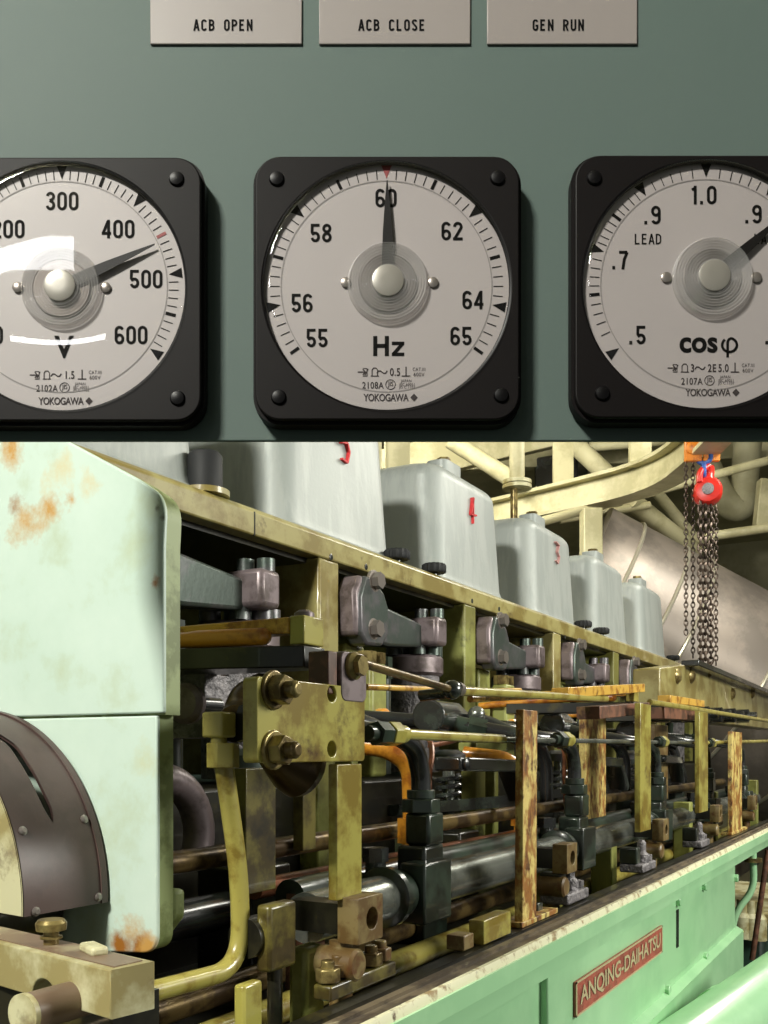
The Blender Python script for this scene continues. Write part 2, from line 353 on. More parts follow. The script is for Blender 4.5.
def on_face(mb, me, px, py, Y, ang=0):                  # a flat text mesh laid on a surface facing the camera
    c = K(px, py, Y); mb.add_mesh(me, Matrix.Translation(c) @ Matrix.Rotation(math.radians(90), 4, 'X') @ Matrix.Rotation(ang, 4, 'Z'))
def label_plate(x0, x1, txt, lab):
    r = kthing('name_plate', lab, 'name plate', K((x0 + x1) / 2, 44, YP), 'engraved name plates along the top of the panel')
    p, q = K(x0, 44, YP - .001), K(x1, -4, YP - .001)
    MB().box(p.x, q.x, YP - .001, YP, p.z, q.z).build('plate', plate_grey, r, bevel=.0004)
    m = MB(); write(m, txt, (x0 + x1) / 2 + (-3 if 'GEN' not in txt else -4), 25, YP - .00115, 11.5, .50, .165, 7.6); m.build('lettering', ink, r)
label_plate(150, 302, 'ACB OPEN', 'grey name plate reading ACB OPEN on the green panel')
label_plate(319, 470.5, 'ACB CLOSE', 'grey name plate reading ACB CLOSE on the green panel')
label_plate(487, 637.5, 'GEN RUN', 'grey name plate reading GEN RUN on the green panel')

SC = YD / F                                             # metres per photo pixel on the dial
def gauge(cx, cy, bx0, bx1, by0, by1, hub, lab, scale, ang, plen, nums, unit, fine, screws, dial_r=121.5, red=None, dial_screws=(-42, 45)):
    r = kthing('dial_gauge', lab, 'gauge', K(cx, cy, YP), 'dial gauges on the panel')
    c = K(cx, cy, YD); cB = K(cx, cy, YB)
    # bezel: square front with a round opening, stepped skirt behind it
    p, q = K(bx0, by1, YB), K(bx1, by0, YB); Rf = dial_r * YB / F + .0012
    me = flat_curve([rrect(p.x, q.x, p.z, q.z, .0105, 8), circ(cB.x, cB.z, Rf, 96)], .0012, .0006)
    m = MB(); m.add_mesh(me, Matrix.Translation((0, YB + .0012, 0)) @ Matrix.Rotation(math.radians(90), 4, 'X'))
    e = .0012
    for y0, y1, g in ((YB + .0024, YB + .0085, e), (YB + .0085, YP, .0002)):
        me = flat_curve([rrect(p.x - g, q.x + g, p.z - g, q.z + g, .0115, 8), circ(cB.x, cB.z, Rf + .0004, 96)], (y1 - y0) / 2, 0)
        m.add_mesh(me, Matrix.Translation((0, (y0 + y1) / 2, 0)) @ Matrix.Rotation(math.radians(90), 4, 'X'))
    bez = m.build('bezel', bezel_black, r)
    m = MB(); m.torus((cB.x, YB + .0006, cB.z), (0, 1, 0), Rf + .0004, .0011, 96, 8); m.build('glass_ring', screw_black, bez)
    face = MB().lathe((c.x, YD, c.z), (0, 1, 0), [(dial_r * SC * 1.03, 0), (dial_r * SC * 1.03, .0015)], 96).build('dial_face', dial_white, r)
    # scale marks
    yk = YD - .00015
    def pol(a, rr): return Vector((c.x + math.sin(math.radians(a)) * rr * dial_r * SC, yk, c.z + math.cos(math.radians(a)) * rr * dial_r * SC))
    def strip(m, a, r0, r1, w):
        A, B = pol(a, r0), pol(a, r1); d = (B - A).normalized(); n = Vector((d.z, 0, -d.x)) * w * SC / 2
        m.face([m.bm.verts.new(v) for v in (A - n, A + n, B + n, B - n)])
    m = MB(); mr = MB()
    for kind, angs in scale.items():
        for a in angs:
            tgt = mr if red is not None and abs(a - red) < .1 else m
            if kind == 'tri':
                A, B = pol(a, .885), pol(a, .995); d = (B - A).normalized(); n = Vector((d.z, 0, -d.x)) * 5.2 * SC
                tgt.face([tgt.bm.verts.new(v) for v in (A, B + n, B - n)])
            elif kind == 'mid': strip(tgt, a, .88, .965, 3.2)
            else: strip(tgt, a, .88, .96, .85)
    m.build('scale_marks', ink, face)
    if red is not None: mr.build('red_mark', red_ink, face)
    else: mr.bm.free()
    m = MB(); arc = [math.radians(x) for x in range(0, 361, 3)]
    m.grid([[pol(math.degrees(t), .872) for t in arc], [pol(math.degrees(t), .863) for t in arc]]); m.build('scale_arc', ink_grey, face)
    for txt, px, py in nums:
        m = MB(); big = txt[-1].isdigit(); write(m, txt, px, py, yk, 18.5 if big else 10.5, .52, .155 if big else .135, 11.6 if big else 7.0)
        m.build('numeral' if big else 'lettering', ink, face)
    ux, uy, ufn = unit
    m = MB(); ufn(m, ux, uy, yk); m.build('unit_symbol', ink, face)
    # fine print: test symbols, accuracy class, model number, maker
    m = MB(); fx, fy = fine['at']
    def seg(pts, w=1.1):
        for A, B in zip(pts, pts[1:]):
            A, B = K(*A, yk), K(*B, yk); d = (B - A).normalized(); n = Vector((d.z, 0, -d.x)) * w * SC / 2
            A, B = A - d * w * SC / 3, B + d * w * SC / 3
            m.face([m.bm.verts.new(v) for v in (A - n, A + n, B + n, B - n)])
    o = fx + fine['dx']
    seg([(o - 6, fy), (o + 1, fy)]); seg([(o - 1, fy - 2.5), (o + 1.5, fy), (o - 1, fy + 2.5)]); seg([(o - 1, fy + 4), (o + 3, fy + 4), (o + 3, fy - 3.5), (o - 1, fy - 3.5)], .7); seg([(o + 1, fy + 3), (o + 4, fy - 3)], .7)
    seg([(o + 8, fy + 4), (o + 8, fy - 2), (o + 9.5, fy - 4), (o + 12, fy - 4), (o + 13.5, fy - 2), (o + 13.5, fy + 4)], .9); seg([(o + 7, fy + 4), (o + 14.5, fy + 4)], .9)
    wv = fine['wave']; seg([(wv - 5, fy + 1), (wv - 3.5, fy - 1), (wv - 1.5, fy - 1), (wv + 1.5, fy + 1.2), (wv + 3.5, fy + 1.2), (wv + 5, fy - 1)])
    t = fine['perp']; seg([(t, fy - 5), (t, fy + 4)]); seg([(t - 4, fy + 4), (t + 4, fy + 4)])
    for txt, px in fine['txt']: on_face(m, text_mesh(txt, .0046, .74, .00008, 1.1), px, fy, yk)
    on_face(m, text_mesh('CAT.III', .0021, .8, 0, 1.1), t + 13, fy - 2.7, yk); on_face(m, text_mesh('600V', .0023, .9, 0, 1.1), t + 13, fy + 2.5, yk)
    my = fy + 12.5; on_face(m, text_mesh(fine['model'], .0040, .8, .00005, 1.08), fx - 17, my + .8, yk)
    jx = fx + .5; seg([(jx + 4.8 * math.cos(t2), my + 4.8 * math.sin(t2)) for t2 in [2 * math.pi * i / 20 for i in range(21)]], .7)
    on_face(m, text_mesh('JIS', .0027, .85, .00003), jx, my, yk)
    for i, s in enumerate(('JAPAN', 'IEC 60051', 'JIS C 1102')): on_face(m, text_mesh(s, .0017, .85, 0, 1.1), fx + 17 - (1 if i == 0 else 0), my - 3.2 + 3.1 * i, yk)
    m.build('fine_print', ink_soft, face)
    kx, ky = fine['maker']
    m = MB(); on_face(m, text_mesh('YOKOGAWA', .0043, .76, .00008, .93), kx, ky, yk); m.build('maker_lettering', ink_soft, face)
    m = MB(); seg2 = [K(kx + 28 + dx, ky + dy, yk) for dx, dy in ((0, -4), (3.7, 0), (0, 4), (-3.7, 0))]; m.face([m.bm.verts.new(v) for v in seg2]); m.build('maker_emblem', ink_soft, face)
    # movement, pointer, clear hub dome
    hx, hy = hub; h = K(hx, hy, YD)
    MB().lathe((h.x, YD - .0001, h.z), (0, -1, 0), [(.0125, 0), (.0125, .0003), (.0118, .0009), (.004, .001)], 40).build('movement', hub_dark, r)
    m = MB(); t = math.radians(ang); d = Vector((math.sin(t), 0, math.cos(t))); n = Vector((d.z, 0, -d.x)); y0 = Vector((0, YD - .0018, 0)); hc = Vector((h.x, 0, h.z))
    L = plen * SC
    pr = [(-.006, .0022), (.009, .0025), (L * .5, .0020), (L * .8, .0010), (L, .00022)]
    m.loft([[hc + y0 + d * s - n * w - Vector((0, .0002, 0)), hc + y0 + d * s + n * w - Vector((0, .0002, 0)), hc + y0 + d * s + n * w * .9 + Vector((0, .0002, 0)), hc + y0 + d * s - n * w * .9 + Vector((0, .0002, 0))] for s, w in pr])
    m.build('pointer', pointer_black, r)
    prof = [(.0172, .0004)]
    for i in range(9): rr = .0166 - i * .00115; prof += [(rr, .0020 + i * .00006), (rr - .00055, .0027 + i * .00006)]
    prof += [(.0064, .0031)]
    MB().lathe((h.x, YD, h.z), (0, -1, 0), prof, 56, cap=False).build('hub_dome', dome_clear, r)
    MB().lathe((h.x, YD - .0005, h.z), (0, -1, 0), [(.0064, 0), (.0066, .0030), (.0058, .0033), (.002, .0034)], 40).build('hub_cap', hub_silver, r)
    for dx in dial_screws:
        s_ = K(hx + dx, hy - 1 + .6 * abs(dx) * 0, YD); m = MB()
        m.lathe((s_.x, YD, s_.z), (0, -1, 0), [(.0022, 0), (.0022, .0008), (.0014, .0012)], 18); m.build('dial_screw', screw_steel, face)
    for sx, sy in screws:
        s_ = K(sx, sy, YB); m = MB(); m.lathe((s_.x, YB + .0006, s_.z), (0, -1, 0), [(.0033, 0), (.0033, .0012), (.0027, .0022), (.0012, .0026)], 20)
        m.build('bezel_screw', screw_black, bez)
    gl = [(Rf - .0002, -.0006), (Rf - .0002, .0012), (Rf - .0006, .0022), (Rf - .0014, .0030), (Rf - .0028, .0035), (Rf - .0045, .0036), (.02, .0036), (.0005, .0036)]
    MB().lathe((cB.x, YB, cB.z), (0, -1, 0), gl, 96, cap=False).build('glass_cover', glass, r, sharp=80)
    return r
def uni_hz(m, x, y, yk): write(m, 'H', x - 8, y, yk, 20, .78, .2, 10); write(m, 'z', x + 9, y, yk, 20, .66, .17, 10)
def uni_v(m, x, y, yk): on_face(m, text_mesh('V', .0128, .95, .00036), x, y, yk)
def uni_cos(m, x, y, yk):
    on_face(m, text_mesh('cos', .0125, .95, .00036, 1.0), x - 9.5, y, yk)
    c = K(x + 21.5, y, yk)                               # the Greek phi, drawn as an open loop on a stem
    def rib(pts, w):
        rows = [[], []]
        for i, p in enumerate(pts):
            d = (pts[min(i + 1, len(pts) - 1)] - pts[max(i - 1, 0)]).normalized(); n = Vector((d.z, 0, -d.x)) * w / 2
            rows[0].append(p - n); rows[1].append(p + n)
        m.grid(rows)
    pts = [c + Vector((math.cos(t) * .0031, 0, math.sin(t) * .0029)) for t in [math.radians(128 + i * 10) for i in range(32)]]
    pts += [c + Vector(q) for q in ((-.0002, 0, .0024), (-.0007, 0, .0017), (-.0008, 0, .0008), (-.0008, 0, -.0052))]
    rib(pts, .0011)
def rng(a, b, st):
    out = []; x = a
    while x <= b + 1e-6: out.append(x); x += st
    return out
# voltmeter
V = [-125 + 250 * i / 60 for i in range(61)]
gauge(62, 287, -70, 201, 158, 421, (62, 289), 'voltmeter dial gauge marked V with its pointer near 450', {
    'tri': [V[i] for i in range(0, 61, 10)], 'mid': [V[i] for i in range(5, 61, 10)], 'min': [V[i] for i in range(61) if i % 5]},
    65.6, 103, [('300', 62, 201), ('400', 118, 229), ('500', 146, 279), ('600', 131, 335), ('200', 8, 229), ('100', -22, 279), ('0', -2, 335)], (64, 347, uni_v),
    {'at': (64, 375), 'dx': -28, 'wave': 56, 'perp': 82, 'txt': [('1.5', 70)], 'model': '2102A', 'maker': (61, 401)},
    [(177, 180), (178, 399), (-52, 180), (-52, 399)], red=V[45], dial_screws=(-44, 44))
gauge(386.5, 286.5, 255.5, 519, 157, 420, (388, 284), 'frequency dial gauge marked Hz with its pointer straight up at 60', {
    'tri': rng(-100, 100, 50), 'mid': [-125, -75, -25, 25, 75, 125], 'min': [x for x in rng(-120, 120, 5) if abs(x) % 25 > .1]},
    -.5, 101, [('60', 386, 198), ('58', 321, 233), ('62', 452, 231), ('56', 302, 303), ('64', 473, 300), ('55', 317, 338), ('65', 461, 336)], (389, 346, uni_hz),
    {'at': (390, 372), 'dx': -26, 'wave': 382, 'perp': 406, 'txt': [('0.5', 395)], 'model': '2108A', 'maker': (386, 397.5)},
    [(277, 180), (497.5, 179), (279, 398), (501, 396)], red=0)
gauge(706, 285, 575, 838, 156, 418, (712, 279), 'power factor dial gauge marked cos phi with LEAD and its pointer towards upper right', {
    'tri': [-126, -72, -34, 0, 34, 72, 126], 'mid': [-95, -53, 53, 95],
    'min': [-7, -13, -18, -23, -28, -38, -42, -46, -49.5, -57, -61, -65, -68.5, -77, -81.5, -86, -90.5, -100, -105, -110, -116, 7, 13, 18, 23, 28, 38, 42, 46, 49.5, 57, 61, 65, 68.5, 77, 81.5, 86, 90.5, 100, 105, 110, 116]},
    49, 96, [('1.0', 703, 195), ('.9', 653, 215), ('.9', 754, 214), ('LEAD', 648, 239), ('LAG', 764, 239), ('.7', 621, 260), ('.5', 638, 335), ('.7', 789, 260), ('.5', 774, 335)], (708, 345, uni_cos),
    {'at': (709, 368), 'dx': -35, 'wave': 700, 'perp': 735, 'txt': [('3', 692.5), ('2E', 712), ('5.0', 723.5)], 'model': '2107A', 'maker': (708, 392.5)},
    [(594, 179), (602, 394), (816, 179), (816, 396)], dial_screws=(-46, 44))

# ================================================================= ENGINE FRAME
XB, XE, XR = .47, 3.02, 2.62
eng = thing('engine_block', 'long oil-stained olive engine block with framed openings under grey covers', 'engine', (1.2, .7, .8))
DF = .64
zb, zt = 1.438, 1.470
m = MB(); m.prism([(DF, zb), (DF, zt - .006), (DF + .006, zt), (1.02, zt), (1.02, zb)], XB, XE, 'x'); tbm = m.build('top_beam', olive, eng, bevel=.002)
DIV0, DIVW = S(320, DF), .045
for k in range(-1, 6):
    x = DIV0 + k * PITCH
    if x < XB - .2: continue
    m = MB(); m.box(x, x + DIVW, DF + .001, .96, 1.17, zb); m.build('divider', inner_olive if k % 2 else olive, eng, bevel=.003)
MB().box(XB, XE, DF + .02, .96, zb - .006, zb).build('opening_shade', sooty, eng)  # dark plate added as painted shade under the beam inside the openings
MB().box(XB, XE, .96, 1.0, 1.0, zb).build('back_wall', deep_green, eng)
MB().box(XB, XE, .60, .96, .62, 1.165).build('crankcase_wall', sooty, eng, bevel=.004)
MB().box(.10, XR, .335, .60, .94, 1.0).build('trough', sooty, eng)
zr = EYE - .5564 * .29
m = MB()   # ledge: inner lip, grooves and cream outer edge
for d0, d1, z0, z1 in ((.312, .3175, zr - .02, zr - .004), (.306, .312, zr - .02, zr - .0005), (.299, .306, zr - .02, zr - .003), (.2915, .299, zr - .02, zr - .0012)):
    m.box(.05, XR, d0, d1, z0, z1)
m.build('ledge', ledge_brown, eng)
m = MB(); m.box(.05, XR, .3174, .330, zr - .03, zr - .0004); m.box(.05, XR, .330, .3365, zr - .03, zr - .005); m.build('inner_shelf', sooty, eng)
m = MB(); m.prism([(.286, zr - .005), (.288, zr), (.2915, zr), (.2915, zr - .012), (.286, zr - .012)], .05, XR, 'x'); m.build('ledge_edge', chipped_edge, eng)
m = MB(); m.prism([(.2995, zr - .006), (.284, zr - .006), (.283, zr - .020), (.288, zr - .0225), (.288, zr - .037), (.305, zr - .046), (.34, zr - .046), (.34, zr - .006)], .05, XR, 'x'); m.build('rail_fascia', mint, eng)
DBW = .312
xb1 = S(735, DBW)
m = MB(); m.box(.05, xb1, DBW, .60, .55, zr - .043); bpn = m.build('base_panel', mint, eng)
zl = Zp(660, 999, DBW)
m = MB(); m.prism([(DBW - .012, .5), (DBW - .012, zl - .004), (DBW + .003, zl + .004), (.5, zl + .004), (.5, .5)], .05, xb1 + .02, 'x'); m.build('base_flange', mint, eng)
# recess with a vertical lip near the left of the visible base, and the slot further right
x = S(540, DBW)
m = MB(); m.box(x, x + .05, DBW - .008, DBW + .01, .9, zr - .04); m.build('base_rib', mint, eng, bevel=.002)
x = S(676, DBW)
m = MB(); m.box(x, x + .012, DBW - .0015, DBW + .02, Zp(676, 948, DBW), Zp(676, 910, DBW)); m.build('drain_slot', black_rub, bpn)
for px, py in ((677, 901), (703, 886), (704, 957), (666, 990), (548, 968), (735, 878)):
    p = P(px, py, DBW); m = MB(); m.hexa(p + Vector((0, .002, 0)), (0, -1, 0), .008, .008); m.build('base_bolt', mint, bpn, bevel=.001)
# far end plate with bolts and black capping strip
m = MB(); DE = .42
pl = [P(660, 716, DE), P(660, 668, DE), P(690, 664, DE), P(775, 697, DE), P(775, 730, DE)]
m.prism([(v.x, v.z) for v in pl], DE, DE + .05, 'y'); epl = m.build('end_plate', olive, eng, bevel=.003)
m = MB(); m.bar(P(690, 663, DE - .01), P(776, 697, DE - .01), .035, .012); m.build('capping_strip', black_rub, eng, bevel=.002)
for px, py in ((677, 676), (691, 676), (732, 694), (752, 693), (709, 671)):
    p = P(px, py, DE); m = MB(); m.lathe(p + Vector((0, .003, 0)), (0, -1, 0), [(.016, 0), (.016, .004), (.010, .010), (.003, .012)], 18); m.build('end_plate_bolt', nut_yellow, epl)
for i in range(7):
    p = P(664 + i * 13.5, 713 + i * .5, DE - .02); m = MB(); m.lathe(p, (0, -1, 0), [(.017, -.02), (.017, .009), (.010, .012), (.010, .028)], 14); m.build('end_stud', black_rub, epl)
for px, py in ((331, 557), (366, 567), (472, 601), (499, 609), (565, 637), (585, 643)):
    p = P(px, py, DF); m = MB(); m.lathe(p + Vector((0, .002, 0)), (0, -1, 0), [(.004, 0), (.004, .0025), (.002, .003)], 12); m.build('beam_plug', black_rub, tbm)
x = S(254, DF); MB().box(x, x + .002, DF - .0004, DF + .004, zb, zt - .006).build('beam_joint', black_rub, tbm)

# ---------------- rocker covers
DC = .672
def rr_ring(cx, cy, hx, hy, r, z, n=6): return [Vector((cx + a, cy + b, z)) for a, b in rrect(-hx, hx, -hy, hy, r, n)]
sc0, sc1 = S(434, DC) + .012, S(498, DC) + .034
ccx, chx, chy = (sc0 + sc1) / 2, (sc1 - sc0) / 2, .15
ccy = DC + chy; zc0 = zt; zc1 = Zp(436, 463, DC) + .018
cov = thing('rocker_cover', 'silver grey rocker cover with a red number 4', 'engine cover', (ccx, ccy, zc0), 'rocker covers along the engine top')
m = MB(); H = zc1 - zc0; tp = .008
rings = [rr_ring(ccx, ccy, chx + .010, chy + .006, .03, zc0), rr_ring(ccx, ccy, chx + .010, chy + .006, .03, zc0 + .008), rr_ring(ccx, ccy, chx + .003, chy + .002, .032, zc0 + .011), rr_ring(ccx, ccy, chx, chy, .034, zc0 + .02)]
for i in range(7):
    t = i / 6 * math.pi / 2; rings.append(rr_ring(ccx, ccy, chx - tp - .028 * (1 - math.cos(t)), chy - tp - .028 * (1 - math.cos(t)), .036, zc1 - .028 + .028 * math.sin(t)))
m.loft(rings); m.build('cover_body', silver, cov, sharp=60)
m = MB(); m.loft([rr_ring(ccx - .025, ccy - .105, .034, .020, .012, zc1 - .010), rr_ring(ccx - .025, ccy - .105, .034, .020, .012, zc1 + .018)]); vp = m.build('vent_plate', silver, cov, bevel=.002)
m = MB(); m.hexa((ccx - .025, ccy - .105, zc1 + .018), (0, 0, 1), .012, .010); m.build('vent_bolt', nut_yellow, vp)
def cov_label(k): return {-1: 'silver grey rocker cover with a red number 5, left of cover 4', 0: '', 1: 'silver grey rocker cover with a faded red number 3',
    2: 'second smallest silver grey rocker cover, right of cover 3', 3: 'silver grey rocker cover farthest away, beside the duct', -2: 'silver grey rocker cover nearest, above the pale green end cover'}[k]
covers = {0: cov}
for k in (-2, -1, 1, 2, 3): covers[k] = copy_thing(cov, (k * PITCH, 0, 0), cov_label(k))
def stroke(k, name, strokes, py_c, px_c, size, mat, w=.006):
    c = P(px_c, py_c, DC); m = MB()
    for st in strokes:
        for (a0, b0), (a1, b1) in zip(st, st[1:]):
            m.bar(Vector((c.x + a0 * size, DC + .0068, c.z + b0 * size)), Vector((c.x + a1 * size, DC + .0068, c.z + b1 * size)), .012, w * .45, Vector((.3, 0, 1)))
    m.build(name, mat, covers[k])
stroke(0, 'painted_number', [[(-.1, -1), (-.1, 1), (.0, 1), (-.5, -.35), (.5, -.25)]], 511, 475, .022, red_mark)
stroke(-1, 'painted_number', [[(.4, 1), (-.4, 1), (-.45, .2), (.2, .3), (.45, -.2), (.2, -.9), (-.4, -.8)]], 447, 347, .022, red_mark)
stroke(1, 'painted_number', [[(-.5, 1), (.4, .8), (-.1, .1), (.45, -.3), (.1, -1), (-.5, -.8)]], 553, 559, .022, faded_mark, .005)

# black knobs and cap standing on the beam
p = P(205, 493, DF + .022); p.z = zt
m = MB(); m.cyl(p, p + Vector((0, 0, .006)), .026, seg=28); capo = thing('capped_filler', 'black cylindrical cap standing on the beam before cover 5', 'cap', p)
m.build('collar', olive, capo); m = MB(); m.lathe(p + Vector((0, 0, .006)), (0, 0, 1), [(.0185, 0), (.0185, .036), (.016, .040), (.006, .041)], 32); m.build('cap', black_matte, capo)
kn = None
for i, (px, lab) in enumerate(((397, 'black fluted knob in the gap between covers 5 and 4'), (434, 'black fluted knob at the near corner of cover 4'), (583, 'black fluted knob in the gap right of cover 3'),
        (601, 'black fluted knob before the second smallest cover'), (673, 'black fluted knob beyond the farthest cover'))):
    p = P(px, 600, DF + .014); p.z = zt
    if kn is None:
        kn = thing('fluted_knob', lab, 'knob', p, 'black knobs along the beam'); k0 = p.copy()
        m = MB(); m.cyl(p, p + Vector((0, 0, .008)), .006, seg=14); m.build('stem', black_rub, kn)
        m = MB(); ring = lambda r, z: [p + Vector((math.cos(t) * r * (1 + .05 * math.cos(14 * t)), math.sin(t) * r * (1 + .05 * math.cos(14 * t)), z)) for t in [2 * math.pi * q / 64 for q in range(64)]]
        m.loft([ring(.017, .004), ring(.0185, .006), ring(.0185, .015), ring(.016, .018)]); m.build('grip', black_matte, kn)
    else: copy_thing(kn, p - k0, lab)

# ---------------- rocker arms, one in each opening
DA = .615
x0 = S(361, DA); x1 = S(384, DA); x2 = S(410, DA); x3 = S(448, DA)
rk = thing('rocker_lever', 'large dark rocker arm with two bolts in the second opening from left', 'rocker arm', (x0, DA, 1.17), 'rocker arms in the block openings')
m = MB(); prof = [(x0, 1.350), (x0 - .002, 1.395), (x0 + .012, 1.424), (x0 + .030, 1.424), (x0 + .060, 1.408), (x0 + .072, 1.39), (x0 + .072, 1.356), (x0 + .055, 1.338), (x0 + .015, 1.336)]
m.prism(prof, DA, DA + .026, 'y'); rbk = m.build('bracket', arm_steel, rk, bevel=.004)
m = MB(); m.prism([(x0 - .004, 1.348), (x0 - .008, 1.402), (x0 + .008, 1.426), (x0 + .016, 1.42), (x0 + .008, 1.345)], DA + .004, DA + .034, 'y'); m.build('bearing_cap', mauve_steel, rk, bevel=.005)
m = MB(); m.prism([(x0 + .05, 1.350), (x0 + .05, 1.404), (x0 + .10, 1.400), (x3 - .03, 1.388), (x3 - .03, 1.354), (x0 + .12, 1.346)], DA + .026, DA + .056, 'y'); m.build('arm', arm_steel, rk, bevel=.004)
m = MB(); m.box(x3 - .036, x3, DA + .0, DA + .052, 1.356, 1.398); m.build('arm_head', mauve_steel, rk, bevel=.006)
for px, py in ((375, 581), (374, 629)):
    p = P(px, py, DA); m = MB(); m.lathe(p + Vector((0, .004, 0)), (0, -1, 0), [(.014, 0), (.014, .004), (.011, .0045)], 20); m.hexa(p, (0, -1, 0), .011, .010); m.build('bracket_bolt', screw_steel, rbk)
for dx, dy in ((-.02, .034), (-.012, .012)):
    p = Vector((x3 + dx, DA + dy, 1.397)); m = MB(); m.cyl(p, p + Vector((0, 0, .014)), .010, seg=16); m.build('adjusting_screw', arm_steel, rk)
px_ = x3 + .0; pz = Vector((px_, DA + .06, 0))
m = MB(); m.lathe(pz + Vector((0, 0, 1.314)), (0, 0, 1), [(.043, 0), (.047, .004), (.047, .026), (.043, .030)], 36); spc = m.build('spring_cap', mauve_steel, rk)
for dx, dy in ((-.028, -.024), (.0, -.034), (.028, -.024), (-.032, .014), (.032, .014)):
    p = pz + Vector((dx, dy, 1.344)); m = MB(); m.cyl(p, p + Vector((0, 0, .018)), .012, seg=16); m.build('cap_stud', arm_steel, spc)
m = MB(); m.cyl(pz + Vector((0, 0, 1.344)), pz + Vector((0, 0, 1.36)), .016, seg=18); m.build('push_rod_end', arm_steel, rk)
m = MB(); m.lathe(pz + Vector((0, 0, 1.17)), (0, 0, 1), [(.041, 0), (.041, .144)], 30); m.build('housing', grey_cast, rk)
m = MB(); m.box(x0 + .01, x0 + .06, DA + .03, DA + .06, 1.17, 1.34); m.build('bracket_stand', inner_olive, rk, bevel=.004)
m = MB(); m.hexa((x0 + .11, DA + .03, 1.30), (0, 0, 1), .012, .03); m.cyl((x0 + .11, DA + .03, 1.17), (x0 + .11, DA + .03, 1.30), .01, seg=12); m.build('stand_bolt', black_green, rk)
for k, lab in ((-1, 'dark rocker arm half hidden beside the pale green end cover'), (1, 'dark rocker arm in the third opening, below cover 4'), (2, 'dark rocker arm in the fourth opening, below cover 3'),
               (3, 'small dark rocker arm in the fifth opening, below the second smallest cover'), (4, 'smallest dark rocker arm in the last opening next to the end plate')):
    copy_thing(rk, (k * PITCH, 0, 0), lab)

# ================================================================= FUEL PUMP UNITS (block, elbow pipe)
def px_unit(px, D): return S(px, D)
DB = .36
bx0, bx1 = S(425, DB), S(452, DB)
zb0, zb1 = Zp(440, 921, DB), Zp(440, 861, DB)
fp = thing('fuel_pump', 'blackish green fuel pump block nearest, clamped on the steel shaft', 'fuel pump', ((bx0 + bx1) / 2, DB, zb0), 'fuel pumps along the shaft')
m = MB(); m.box(bx0, bx1, DB, DB + .024, zb0, zb1); m.build('clamp_block', black_green, fp, bevel=.002)
cxp = S(421, .385); cyp = .385
m = MB(); m.box(cxp - .016, cxp + .022, cyp - .012, cyp + .016, zb1 - .03, zb1 + .012); m.build('pump_body', black_green, fp, bevel=.003)
m = MB(); m.box(cxp - .012, cxp + .018, cyp - .014, cyp + .010, zb1 + .012, zb1 + .040); phd = m.build('pump_head', black_green, fp, bevel=.003)
m = MB(); m.hexa((cxp, cyp, zb1 + .040), (0, 0, 1), .017, .012); m.cyl((cxp, cyp, zb1 + .052), (cxp, cyp, zb1 + .060), .0125, seg=18); m.build('union_nut', black_green, phd, bevel=.001)
zt0 = 1.213
m = MB(); m.tube([(cxp - .20, .60, zt0 + .030), (cxp - .13, .50, zt0 + .022), (cxp - .085, .405, zt0 + .004), (cxp - .036, .388, zt0 + .002), (cxp - .010, cyp, zt0 - .010), (cxp, cyp, zt0 - .034), (cxp, cyp, zb1 + .056)], .0088, 16, .045, 9); m.build('delivery_pipe', black_rub, fp)
m = MB(); d = Vector((.055, -.095, -.024)).normalized(); q = Vector((cxp - .112, .469, zt0 + .0143))
m.hexa(q - d * .012, d, .0145, .022); m.cyl(q - d * .03, q + d * .03, .0112, seg=16); m.build('pipe_coupling', black_green, fp)
m = MB(); m.cyl((cxp - .045, cyp + .02, zb0 + .03), (cxp - .045, cyp + .02, zb1 + .0), .009, seg=14); m.hexa((cxp - .045, cyp + .02, zb1), (0, 0, 1), .011, .012); m.build('side_plunger', black_rub, fp)
m = MB(); m.lathe((bx0 - .03, .385, EYE - .119), (1, 0, 0), [(.0195, 0), (.025, .003), (.025, .010), (.0205, .014), (.0205, .028)], 30); m.build('shaft_collar', black_green, fp)
pumps = {0: fp}
for k, lab in ((1, 'blackish green fuel pump block behind the rusty upright post'), (2, 'third blackish green fuel pump along the shaft, under the long rods'), (3, 'fourth blackish green fuel pump, small, between the slim yellow posts'), (4, 'farthest blackish green fuel pump at the right edge')):
    pumps[k] = copy_thing(fp, (k * PITCH, 0, 0), lab)
# second row of elbow pipes, further into the engine
e2 = thing('return_pipe', 'black elbow pipe mostly hidden behind the nearest fuel pump', 'pipe', (cxp + .16, .48, 1.0), 'black elbow pipes of the back row')
x = cxp + .16
m = MB(); m.tube([(x - .2, .597, 1.235), (x - .06, .50, 1.232), (x, .48, 1.20), (x, .48, 1.12)], .010, 14, .05, 8); m.build('elbow', black_rub, e2)
m = MB(); m.hexa((x, .48, 1.09), (0, 0, 1), .018, .034); m.box(x - .028, x + .028, .45, .51, 1.0, 1.09); m.build('valve_body', black_green, e2, bevel=.002)
for k, lab in ((1, 'black elbow pipe just behind the rusty upright post'), (2, 'black elbow pipe behind the wide rusty upright'), (3, 'small black elbow pipe between the two slim yellow posts')):
    copy_thing(e2, (k * PITCH, 0, 0), lab)

